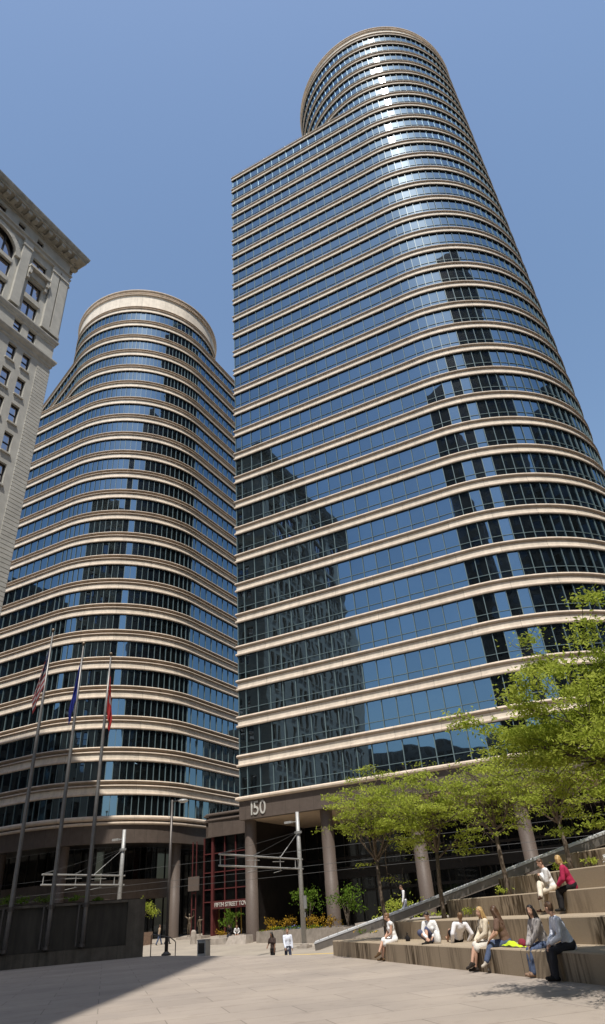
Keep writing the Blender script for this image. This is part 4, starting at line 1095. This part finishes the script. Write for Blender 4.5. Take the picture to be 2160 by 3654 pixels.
def capsule(bm, p, q, r1, r2):
    p, q = Vector(p), Vector(q); d = q-p; v, f = bm
    if d.length > 1e-5:
        Q = d.to_track_quat("Z", "Y").to_matrix(); k = len(v); n = 14
        for c, r in ((p, r1), (q, r2)): v += [c+Q @ Vector((math.cos(2*PI*i/n)*r, math.sin(2*PI*i/n)*r, 0)) for i in range(n)]
        f += [(k+i, k+(i+1) % n, k+n+(i+1) % n, k+n+i) for i in range(n)]+[tuple(k+i for i in reversed(range(n))), tuple(k+n+i for i in range(n))]
    ellip(bm, p, r1, r1, r1); ellip(bm, q, r2, r2, r2)
SC2 = bpy.data.scenes.new("workbench")      # a scratch scene, removed below
def fuse(name, prims, mat, parent, voxel, smooth=4, grow=0.0):
    """primitives fused by a voxel remesh into one continuous skin"""
    bm = ([], [])
    for pr in prims:
        if pr[0] == "c": capsule(bm, pr[1], pr[2], pr[3]+grow, pr[4]+grow)
        else: ellip(bm, pr[1], pr[2]+grow, pr[3]+grow, pr[4]+grow, pr[5] if len(pr) > 5 else None)
    me = bpy.data.meshes.new("tmp"); me.from_pydata([tuple(q) for q in bm[0]], [], bm[1])
    o = bpy.data.objects.new("tmp", me); SC2.collection.objects.link(o)
    md = o.modifiers.new("r", "REMESH"); md.mode = "VOXEL"; md.voxel_size = voxel
    ms = o.modifiers.new("s", "SMOOTH"); ms.iterations = smooth; ms.factor = .5
    with bpy.context.temp_override(scene=SC2, view_layer=SC2.view_layers[0]):
        dg = bpy.context.evaluated_depsgraph_get(); m2 = bpy.data.meshes.new_from_object(o.evaluated_get(dg)); bpy.data.objects.remove(o); bpy.data.meshes.remove(me)
    m2.name = name; m2.materials.clear(); m2.materials.append(mat)
    m2.polygons.foreach_set("use_smooth", [True]*len(m2.polygons))
    if parent is not None: m2.transform(Matrix.Translation(-Vector(ORG[parent])))
    r = bpy.data.objects.new(name, m2); C.objects.link(r)
    if parent is not None: r.parent = parent
    return r
def ik(a, b, l1, l2, pole):
    d = b-a; L = min(d.length, (l1+l2)*.995); u = d.normalized()
    x = (l1*l1-l2*l2+L*L)/(2*L); h = math.sqrt(max(0, l1*l1-x*x))
    p = pole-u*pole.dot(u); p = p.normalized() if p.length > 1e-5 else Vector((0,0,1))
    return a+u*x+p*h, a+u*L
CL = {}
def cloth(name, col, var=.12):
    if name not in CL: CL[name] = basic("cloth_"+name, col, .85, var, 22, bump_s=.15, spec=.2)
    return CL[name]
def skin_m(tone):
    k = "skin%d" % tone
    if k not in CL: CL[k] = basic(k, [(.52, .31, .22), (.42, .24, .16), (.20, .105, .065)][tone], .55, .06, 14)
    return CL[k]
def hair_m(n):
    cols = {"blond": (.42, .27, .11), "brown": (.085, .045, .024), "black": (.016, .012, .010), "light_brown": (.17, .095, .045)}
    k = "hair_"+n
    if k not in CL: CL[k] = basic(k, cols[n], .5, .3, 30, stretch=(1, 1, .3), spec=.45)
    return CL[k]
def person(label, origin, face, hip, feet, hands, lean=0.0, side=0.0, head_yaw=0.0, head_pitch=0.0, scale=1.0, tone=0, hair=("brown", "short"),
           top=("white", (.8,.8,.8), "long"), bottom=("trousers", "navy", (.03,.04,.07)), shoes=(.02,.018,.016), voxel=.013, knee_pole=None, group=None, statue=None, fingers=True, vest=None, elbow_out=.6):
    """hip, feet and hands are (right, forward, up) in metres from origin; face is the heading"""
    o = Vector(origin); F = azv(face); R = Vector((F.y, -F.x, 0)); U = Vector((0,0,1)); S = scale
    W = lambda q: o+R*q[0]+F*q[1]+U*q[2]
    t = thing("person" if not statue else "bronze_statue", label, "person" if not statue else "statue", tuple(o), group)
    hipc = W(hip)
    sp = (U*math.cos(rad(lean))*math.cos(rad(side))+F*math.sin(rad(lean))+R*math.sin(rad(side))).normalized()
    SR = (R-sp*R.dot(sp)).normalized(); SF = sp.cross(SR)*-1
    if SF.dot(F) < 0: SF = -SF
    waist = hipc+sp*.16*S; chest = hipc+sp*.36*S; neck = hipc+sp*.53*S
    hY = rad(head_yaw); HF = (SF*math.cos(hY)+SR*math.sin(hY)).normalized(); HF.z *= .4; HF.normalize()
    HR = HF.cross(U).normalized(); HU = HR.cross(HF).normalized()
    ph = rad(head_pitch); HF2 = HF*math.cos(ph)+HU*math.sin(ph); HU2 = HU*math.cos(ph)-HF*math.sin(ph)
    headb = neck+sp*.06*S; hc = headb+(HU2*.115+HF2*.025)*S
    HM = Matrix((HR, HF2, HU2)).transposed()
    TM = Matrix((SR, SF, sp)).transposed()
    skin, torso, arms, legs, skirt = [], [], [], [], []
    fem = hair[1] != "short"
    sw = (.165 if fem else .19)*S
    torso += [("e", hipc+sp*.03*S, .155*S, .115*S, .12*S, TM), ("e", waist, .13*S, .10*S, .13*S, TM), ("e", chest, (.15 if fem else .165)*S, .115*S, .17*S, TM)]
    if fem: torso += [("e", chest+SF*.075*S+SR*x*S-sp*.02*S, .06*S, .06*S, .06*S, TM) for x in (-.065, .065)]
    shl = [neck-sp*.06*S+SR*(sgn*sw) for sgn in (-1, 1)]
    torso += [("c", shl[0], shl[1], .062*S, .062*S), ("c", chest, neck-sp*.02*S, .09*S, .055*S)]
    skin += [("c", neck-sp*.03*S, headb+HU2*.04*S, .055*S, .050*S)]
    head = [("e", hc+HU2*.03*S-HF2*.012*S, .074*S, .092*S, .088*S, HM), ("e", hc-HU2*.035*S+HF2*.022*S, .055*S, .062*S, .075*S, HM), ("e", hc-HU2*.085*S+HF2*.052*S, .028*S, .026*S, .022*S, HM),
            ("c", hc+HF2*.078*S+HU2*.012*S, hc+HF2*.098*S-HU2*.022*S, .010*S, .015*S), ("e", hc+HF2*.082*S-HU2*.052*S, .024*S, .012*S, .010*S, HM)]
    head += [("e", hc+HR*x*S-HF2*.008*S-HU2*.008*S, .012*S, .022*S, .034*S, HM) for x in (-.074, .074)]
    skin += head
    # arms
    bare = []
    for i, sgn in enumerate((-1, 1)):
        hnd = W(hands[i]); el, wr = ik(shl[i], hnd, .285*S, .25*S, (SR*sgn*elbow_out-SF*.5-U*.55))
        ua = [("c", shl[i], el, .052*S, .041*S)]; fa = [("c", el, wr, .040*S, .028*S)]
        arms.append((ua, fa)); skin += ua+fa
        fd = (wr-el).normalized(); pd = (fd+(-U*.4)).normalized(); wx = fd.cross(U)
        wx = wx.normalized() if wx.length > .1 else R
        palm = wr+pd*.045*S
        PM = Matrix((wx, pd, wx.cross(pd))).transposed()
        skin += [("e", palm, .040*S, .050*S, .018*S, PM)]
        if fingers:
            for q in range(4):
                b0 = palm+pd*.042*S+wx*(-.027+.018*q)*S; ln = (.070, .080, .076, .060)[q]*S
                k1 = b0+(pd*.9-U*.25).normalized()*ln*.5; k2 = k1+(pd*.45-U*.8).normalized()*ln*.5
                skin += [("c", b0, k1, .0095*S, .009*S), ("c", k1, k2, .009*S, .0075*S)]
            sgw = wx*(-sgn); th0 = palm-pd*.01*S+sgw*.034*S; skin += [("c", th0, th0+(sgw*.6+pd*.7)*.05*S, .011*S, .009*S)]
    # legs
    hj = [hipc+SR*(sgn*.088*S)-sp*.02*S for sgn in (-1, 1)]
    shoe = []; ends_ = []
    for i, sgn in enumerate((-1, 1)):
        ft = W(feet[i][:3]); yaw = feet[i][3] if len(feet[i]) > 3 else 0; pit = feet[i][4] if len(feet[i]) > 4 else 0
        kp = (knee_pole or Vector((0, .75, .7)))
        pole = R*(kp.x+sgn*.05)+F*kp.y+U*kp.z
        kn, an = ik(hj[i], ft, .43*S, .42*S, pole)
        th = [("c", hj[i], kn, .083*S, .056*S)]; sh = [("c", kn, kn.lerp(an, .4), .054*S, .053*S), ("c", kn.lerp(an, .4), an, .053*S, .034*S)]
        legs.append((th, sh)); skin += th+sh; ends_.append((kn, an))
        fdir = (F*math.cos(rad(yaw))+R*math.sin(rad(yaw)))*math.cos(rad(pit))+U*math.sin(rad(pit))
        toe = an+fdir*.165*S-U*.045*S; heel = an-fdir*.055*S-U*.045*S
        ft_ = [("c", an, an-U*.02*S+fdir*.05*S, .036*S, .034*S), ("c", heel, toe, .030*S, .026*S)]
        skin += ft_; shoe.append(ft_+[("c", heel, toe, .036*S, .030*S)])
    sk = skin_m(tone) if not statue else statue
    body = fuse("body", skin+torso, sk, t, voxel, 3)
    if statue: return t
    # clothing
    tp = list(torso)+[("c", chest, hipc-sp*.04*S, .10*S, .12*S)]
    for ua, fa in arms:
        if top[2] == "long": tp += [(k[0], k[1], k[2], k[3]+.012, k[4]+.010) for k in ua+fa]
        elif top[2] == "short":
            k = ua[0]; tp.append(("c", k[1], k[1].lerp(k[2], .62), k[3]+.018, k[3]+.012))
    fuse("top", tp, cloth(*top[:2]), t, voxel*1.25, 4, .014)
    if vest:
        vp = [("e", chest-SF*.0, .16*S, .12*S, .19*S, TM), ("e", waist, .14*S, .112*S, .14*S, TM)]; fuse("vest", vp, cloth(*vest), t, voxel*1.25, 3, .026)
    lp = [("e", hipc+sp*.0, .16*S, .125*S, .11*S, TM)]
    if bottom[0] == "trousers":
        for th, sh in legs: lp += th+[(k[0], k[1], k[2], k[3]+.012, k[4]+.022) for k in sh]
    elif bottom[0] == "shorts":
        for th, sh in legs: k = th[0]; lp.append(("c", k[1], k[1].lerp(k[2], .75), k[3]+.01, k[4]+.025))
    else:
        for th, sh in legs: k = th[0]; lp.append(("c", k[1], k[1].lerp(k[2], .92), k[3]+.012, k[4]+.030))
        (k0, _), (k1, _) = ends_; lp.append(("c", hj[0].lerp(k0, .3), hj[1].lerp(k1, .3), .07*S, .07*S)); lp.append(("c", hj[0].lerp(k0, .75), hj[1].lerp(k1, .75), .06*S, .06*S))
    fuse({"trousers": "trousers", "shorts": "shorts", "skirt": "skirt"}[bottom[0]], lp, cloth(*bottom[1:]), t, voxel*1.25, 3, .014)
    if shoes:
        for s_ in shoe: fuse("shoe", s_, cloth("shoe%.2f" % shoes[0], shoes), t, voxel, 2, .004)
    # hair
    hp = [("e", hc+HU2*.045*S-HF2*.022*S, .082*S, .094*S, .082*S, HM), ("e", hc-HF2*.045*S+HU2*.005*S, .076*S, .062*S, .085*S, HM)]
    if hair[1] == "long":
        for x in (-.062, 0, .062): hp.append(("c", hc-HF2*.045*S+HR*x*S, neck-SF*.09*S+SR*x*1.3*S-sp*.14*S, .045*S, .034*S))
        for x in (-.078, .078): hp.append(("c", hc+HR*x*S+HU2*.03*S, neck+SR*x*1.35*S+SF*.03*S-sp*.08*S, .026*S, .022*S))
    elif hair[1] == "bob":
        for x in (-.07, 0, .07): hp.append(("c", hc-HF2*.04*S+HR*x*S, hc-HF2*.045*S+HR*x*1.1*S-HU2*.10*S, .048*S, .035*S))
        for x in (-.080, .080): hp.append(("c", hc+HR*x*S+HU2*.03*S, hc+HR*x*1.1*S-HU2*.09*S, .026*S, .022*S))
    elif hair[1] == "tied":
        hp.append(("e", hc-HF2*.10*S+HU2*.03*S, .045*S, .045*S, .045*S, HM))
    fuse("hair", hp, hair_m(hair[0]), t, voxel, 2)
    if voxel < .016:
        for x in (-.032, .032):
            e = MB(); e.lathe((0,0,0), [(0,-.010),(.008,-.006),(.011,0),(.008,.006),(0,.010)], 8)
            ob = e.build("eye", cloth("eye", (.02, .016, .014)), t); ob.location = hc+HF2*.077*S+HR*x*S+HU2*.012*S-o
    return t
SA = 252.7        # heading of someone facing out from the terraces
WHITE = ("white_cotton", (.80, .79, .78)); BLUEW = ("pale_blue_shirt", (.70, .73, .82)); BEIGE = ("beige_knit", (.66, .57, .44)); BROWN = ("brown_blouse", (.14, .085, .062))
GREYB = ("grey_print", (.38, .35, .34)); JEAN = ("jeans", (.075, .10, .17)); DARK = ("charcoal", (.035, .035, .042)); CREAMT = ("cream_trousers", (.68, .61, .50)); MAG = ("magenta_silk", (.34, .022, .065)); BLK = ("black_cloth", (.014, .013, .014))
person("woman in sleeveless white dress with crossed bare legs, leftmost sitter on the lowest terrace", (2.06, 27.42, .54), SA+6, (0, -.02, .10), [(.10, .46, -.43, 10), (-.12, .62, -.26, 0, -25)], [(-.05, .30, .16), (.06, .32, .14)], 12, 0, 10, -18, 1.0, 0, ("light_brown", "tied"), (*WHITE, "none"), ("skirt", *WHITE), (.10, .06, .03), knee_pole=Vector((.1, .6, .85)))
person("woman in white blouse and blue skirt sitting sideways beside a white bag", (3.08, 24.77, .54), SA-60, (0, 0, .11), [(.12, .42, .06, 60), (.02, .30, .06, 80)], [(-.10, .36, .20), (.12, .38, .18)], 20, 0, 25, -22, .98, 0, ("black", "tied"), (*WHITE, "long"), ("skirt", "blue_skirt", (.09, .10, .17)), (.02, .018, .016), knee_pole=Vector((.5, .6, .5)))
person("person in white top and black shorts reclining on the lowest terrace", (3.80, 24.05, .54), 350, (0, 0, .10), [(-.10, .70, .07, 0, 40), (.10, .66, .07, 10, 40)], [(-.26, -.22, .03), (.28, -.18, .03)], -38, 6, 0, -12, .98, 1, ("light_brown", "short"), ("white_hooded_top", (.74, .72, .74), "long"), ("shorts", *BLK), None, knee_pole=Vector((0, .2, 1)))
person("blond woman in beige knit top and pale skirt sitting on the lowest terrace", (4.13, 20.92, .54), SA+8, (0, 0, .10), [(.02, .50, -.44, 0), (-.06, .60, -.33, 0, -20)], [(-.06, .32, .17), (.10, .34, .15)], 8, 0, -12, -8, 1.0, 0, ("blond", "long"), (*BEIGE, "long"), ("skirt", "pale_skirt", (.62, .58, .52)), (.03, .024, .02), knee_pole=Vector((0, .6, .85)))
person("woman with long dark hair, brown blouse and jeans beside the blond woman in beige", (4.45, 20.27, .54), SA+42, (0, 0, .10), [(-.06, .40, -.43, -10), (-.34, .52, -.26, -40, -25)], [(-.26, .36, .18), (-.12, .40, .17)], 14, -4, 35, -6, 1.02, 1, ("brown", "long"), (*BROWN, "short"), ("trousers", *JEAN), (.45, .40, .34), knee_pole=Vector((-.2, .6, .85)))
person("dark haired woman in grey blouse and jeans leaning forward beside a man", (4.99, 18.57, .54), SA+2, (0, 0, .10), [(-.09, .52, -.43, -8), (.06, .46, -.43, 10)], [(.00, .40, .10), (.09, .42, .09)], 20, 0, -38, 0, 1.0, 0, ("black", "long"), (*GREYB, "long"), ("trousers", *JEAN), (.25, .16, .11))
person("seated man in pale blue shirt and charcoal trousers, nearest person on the lowest terrace", (5.17, 17.31, .54), SA+18, (0, 0, .11), [(-.12, .48, -.44, -8), (.14, .44, -.44, 12)], [(-.05, .40, .16), (.03, .44, .14)], 22, -2, 48, -6, 1.06, 0, ("brown", "short"), (*BLUEW, "long"), ("trousers", *DARK), (.014, .012, .012))
person("man in white shirt and cream trousers sitting on the third terrace, hands at his mouth", (6.62, 22.45, 1.69), SA+22, (0, 0, .10), [(-.02, .44, -.43, 0), (-.28, .46, -.10, -50, -10)], [(-.03, .26, .44), (.06, .27, .42)], 16, 0, -14, -16, .97, 0, ("brown", "short"), (*WHITE, "long"), ("trousers", *CREAMT), (.06, .03, .02), knee_pole=Vector((.2, .5, .85)))
person("blond woman in magenta blouse and black trousers sitting on the third terrace", (6.93, 21.55, 1.69), SA+44, (0, 0, .10), [(-.10, .44, -.43, 0), (-.2, .40, -.43, -10)], [(-.20, .36, .14), (-.08, .38, .12)], 18, -6, 22, -8, 1.0, 0, ("blond", "bob"), (*MAG, "long"), ("trousers", *BLK), (.02, .018, .018))
person("man in a white shirt and black waistcoat walking behind the sloping rail", (4.25, 44.4, .93), 262, (0, 0, .93), [(-.09, .30, .09), (.09, -.34, .12, 0, -25)], [(-.22, .20, .80), (.24, .02, .74)], 6, 0, 0, -22, 1.02, 0, ("brown", "short"), (*WHITE, "long"), ("trousers", "pale_jeans", (.26, .28, .34)), (.05, .04, .035), .02, vest=BLK)
zz = ground_z(0, 42)
person("dark haired woman in dark clothes on the street just below the plaza edge", (-3.47, 42.0, zz), 215, (0, 0, .90), [(-.09, .10, .08), (.09, -.08, .08)], [(-.22, .14, .85), (.20, .22, 1.02)], 4, 0, 20, -6, .95, 2, ("black", "long"), ("dark_print", (.06, .04, .035), "short"), ("trousers", *BLK), (.02, .018, .016), .018)
person("man in light blue shirt walking on the street just below the plaza edge", (-2.66, 42.1, zz), 160, (0, 0, .94), [(-.09, .26, .08), (.09, -.24, .10, 0, -20)], [(-.25, .08, .82), (.20, .24, .90)], 2, 0, 10, -4, 1.02, 1, ("light_brown", "short"), (*BLUEW, "long"), ("trousers", "navy_trousers", (.03, .035, .06)), (.02, .018, .016), .018)
z2 = ground_z(0, 77)
person("person in a tan jacket and jeans walking by the planter near the shorter tower", (-17.9, 77.0, z2), 60, (0, 0, .92), [(-.09, .32, .08), (.09, -.30, .10, 0, -20)], [(-.24, .16, .86), (.24, -.10, .86)], 3, 0, 0, 0, 1.0, 1, ("brown", "short"), ("tan_jacket", (.33, .25, .17), "long"), ("trousers", *JEAN), (.03, .025, .02), .026, None, None, None, False)
person("person in a light blue shirt half hidden by the dark lamp post", (-17.2, 77.6, z2), 75, (0, 0, .92), [(-.09, .26, .08), (.09, -.24, .10)], [(-.24, .12, .86), (.24, -.05, .86)], 3, 0, 0, 0, 1.0, 0, ("black", "short"), (*BLUEW, "long"), ("trousers", *DARK), (.03, .025, .02), .026, None, None, None, False)
z3 = ground_z(0, 75)
person("seated person in black top on the stones in front of the entrance", (-10.4, 75.4, z3+.45), 200, (0, 0, .1), [(-.1, .42, -.42), (.1, .42, -.42)], [(-.1, .3, .2), (.1, .3, .2)], 20, 0, 0, -10, 1.0, 1, ("black", "short"), (*BLK, "long"), ("trousers", *DARK), (.03, .025, .02), .026, None, None, None, False)
person("seated person in white top leaning forward on the stones in front of the entrance", (-9.75, 75.2, z3+.45), 170, (0, 0, .1), [(-.1, .42, -.42), (.1, .42, -.42)], [(-.1, .36, .1), (.1, .36, .1)], 35, 0, 0, -10, 1.0, 0, ("light_brown", "bob"), (*WHITE, "long"), ("shorts", *BLK), (.03, .025, .02), .026, None, None, None, False)
def bench_stones():
    mb = MB(); mb.box((-10.1, 75.6, z3+.2), v2*1.5, n2*.4, (0,0,.26)); tag(mb.build("stone_block", ROCK, None, loc=(-10.1, 75.6, z3)), "stone seat under the two people in front of the entrance", "stone block", "stone blocks by the entrance")
bench_stones()
# dancing bronze pair
def statues():
    z = ground_z(0, 85)+.25
    mb = MB(); mb.box((-15.9, 85.0, z-.18), v2*1.7, n2*.9, (0,0,.18)); tag(mb.build("statue_base", ROCK, None, loc=(-15.9, 85, z)), "low stone base under the bronze figures", "base")
    person("taller bronze figure with both arms raised high, before the round granite column", (-16.35, 84.9, z), 190, (0, 0, 1.15), [(-.12, .05, .08), (.16, -.1, .08)], [(-.50, .1, 2.25), (.42, .15, 2.20)], 2, 0, 0, 10, 1.26, 0, ("black", "short"), voxel=.028, statue=BRONZE, fingers=False, elbow_out=.9)
    person("shorter bronze figure reaching one arm to the taller one", (-15.2, 85.1, z), 200, (0, 0, .98), [(-.12, .05, .08), (.12, -.1, .08)], [(-.55, .15, 1.75), (.25, .1, .95)], 4, 0, 0, 6, 1.05, 0, ("black", "short"), voxel=.028, statue=BRONZE, fingers=False, elbow_out=.9)
statues()
print("T","statues()",round(_t.time()-_T[0],1))
def bags():
    def bag(p, face, w, d, h, mat, label, slump=.25, strap=True):
        F = azv(face); R = Vector((F.y,-F.x,0)); o = Vector(p); t = thing("bag", label, "bag", p)
        mb = MB(); n = 8; rings = []
        for j, (k, zz_) in enumerate(((.82,0.0),(1,.12),(1,.45),(.86,.75),(.55,.97),(.2,1.0))):
            rings.append([o+R*(math.cos(2*PI*i/12)*w*k*(1+.12*math.sin(i*2.3+j)))+F*(math.sin(2*PI*i/12)*d*k*(1-.3*slump*j/5))+Vector((0,0,.003+h*zz_*(1-.12*slump*math.sin(i*1.7)))) for i in range(12)])
        for j in range(5):
            for i in range(12): mb.poly([rings[j][i], rings[j][(i+1)%12], rings[j+1][(i+1)%12], rings[j+1][i]])
        mb.poly(rings[0][::-1]); mb.poly(rings[-1]); weld(mb.build("pouch", mat, t), .0005, True)
        if strap:
            s = MB(); s.tube([o-R*w*.6+Vector((0,0,h*.9)), o-R*w*.5+Vector((0,0,h*1.35)), o+R*w*.1+Vector((0,0,h*1.5)), o+R*w*.6+Vector((0,0,h*.9))], .012, 6); s.build("strap", mat, t)
    bag((3.2, 24.3, .54), SA, .17, .10, .34, cloth("white_bag", (.76, .75, .73)), "white shopping bag leaning by the woman in the white blouse")
    bag((2.55, 27.3, .54), SA, .11, .08, .17, cloth(*BLK), "small black bag beside the woman in the white dress")
    bag((4.0, 21.45, .54), SA-30, .20, .10, .30, cloth(*BLK), "black bag with a pointed flap beside the blond woman in beige")
    bag((4.72, 19.72, .54), SA, .12, .10, .16, cloth("dark_red_bag", (.22, .03, .05)), "small dark red bag behind the woman in the brown blouse", strap=False)
    # yellow green bag spilling over the terrace edge
    mb = MB(); r = random.Random(5); o = Vector((4.52, 19.6, .545)); pts = []
    n, m_ = 16, 8
    for i in range(n+1):
        row = []
        for j in range(m_+1):
            u, v = i/n-.5, j/m_-.5
            hgt = .12*math.exp(-((u+.2)**2*14))*(1-(2*v)**2*.8)+.015+.02*math.sin(i*1.3+j)*.6
            row.append(o-td*(-u*.95)+tm*(v*(.30-.18*(u+.5)))+Vector((0,0,max(.004, hgt))))
        pts.append(row)
    for i in range(n):
        for j in range(m_): mb.poly([pts[i][j], pts[i+1][j], pts[i+1][j+1], pts[i][j+1]])
    o_ = mb.build("jacket", cloth("lime_cloth", (.52, .66, .03)), None, loc=tuple(o)); weld(o_, .0005, True)
    tag(o_, "lime yellow jacket spread on the lowest terrace beside the woman in jeans", "jacket")
bags()
bpy.data.scenes.remove(SC2)
print("T","bags()",round(_t.time()-_T[0],1))

# ------------------------------------------------------------------ buildings behind the camera, seen as reflections in the glass
def back_tower(name_label, loop, H, fh, mat, seed):
    c = sum(loop, Vector((0,0,0)))/len(loop)
    t = thing("office_block", name_label, "office block", (c.x, c.y, 0), "buildings behind the viewer, mirrored in the glass")
    if mb_area(loop) < 0: loop = loop[::-1]
    mb = MB(); g = MB(); z = 0
    prof = [(0,0),(0,H)]; n = len(loop)
    for i in range(n):
        a, b = loop[i], loop[(i+1) % n]; d = (b-a); L = d.length; d.normalize(); nn = Vector((d.y,-d.x,0))
        mb.poly([a+Vector((0,0,-1)), b+Vector((0,0,-1)), b+Vector((0,0,H)), a+Vector((0,0,H))])
        k = int(H/fh); nb = max(1, int(L/3.2))
        for j in range(1, k):
            for q in range(nb):
                p0 = a+d*(L*(q+.18)/nb)+nn*.03; p1 = a+d*(L*(q+.82)/nb)+nn*.03
                z0, z1 = j*fh+.9, j*fh+fh-.5
                u = rng.randint(0, 500); g.poly([p0+Vector((0,0,z0)), p1+Vector((0,0,z0)), p1+Vector((0,0,z1)), p0+Vector((0,0,z1))], [(u+.1,j+.1),(u+.9,j+.1),(u+.9,j+.9),(u+.1,j+.9)])
    mb.poly([p+Vector((0,0,H)) for p in loop]); mb.build("wall", mat, t)
    o = g.build("window", LOBBY, t); o["kind"] = "stuff"
BK1 = basic("dark_stone_block", (.075, .068, .06), .8, .15, .5); BK2 = basic("grey_concrete_block", (.12, .112, .10), .8, .15, .5); BK3 = basic("brown_block", (.10, .085, .07), .8, .15, .5)
rect = lambda x0, x1, y0, y1: [Vector((x0,y0,0)), Vector((x1,y0,0)), Vector((x1,y1,0)), Vector((x0,y1,0))]
back_tower("dark office block behind the viewer whose shadow lies over the left of the plaza", rect(-28.0, -5.75, -42, -9), 119, 3.9, BK1, 1)
back_tower("slender grey office tower behind the viewer, mirrored as a dark strip in the rounded glass", rect(-8, 13, -118, -95), 205, 4.0, BK2, 2)
back_tower("wide brown office tower behind the viewer to the right, mirrored in the rounded glass", [Vector((33,-52,0)), Vector((92,-30,0)), Vector((104,-60,0)), Vector((45,-82,0))], 212, 4.0, BK3, 3)
back_tower("long brown office building west of the plaza, mirrored in the lower window bands", [Vector((-112,-16,0)), Vector((-54,10,0)), Vector((-70,40,0)), Vector((-126,14,0))], 56, 4.0, BK3, 4)
back_tower("low grey office building far across the plaza, mirrored along the lowest window bands", [Vector((-85,-85,0)), Vector((-20,-122,0)), Vector((-40,-150,0)), Vector((-110,-112,0))], 50, 4.0, BK2, 5)
back_tower("low brown office building behind the tall tower, mirrored in the shorter tower's lower bands", rect(14, 70, 140, 175), 46, 4.0, BK3, 6)
back_tower("broad grey office building far beyond the terraces, mirrored in the rounded glass's lowest bands", rect(150, 190, 80, 160), 45, 4.0, BK2, 7)
back_tower("distant grey office building north of the shorter tower, closing the street between the towers", rect(-60, 10, 190, 220), 22, 4.0, BK2, 8)
back_tower("tall brown office block west of the old stone building, mirrored in the shorter tower", rect(-152, -106, 28, 118), 78, 4.0, BK3, 9)
back_tower("tall dark office block east of the terraces, unseen, added to dim the sky light", rect(78, 130, -18, 72), 92, 4.0, BK1, 10)  # out-of-view block added to cut sky fill in the shaded areas
back_tower("long grey office building far southwest, mirrored as a low skyline in the tall tower", [Vector((-150,-40,0)), Vector((-90,-120,0)), Vector((-112,-142,0)), Vector((-176,-62,0))], 52, 4.0, BK2, 11)
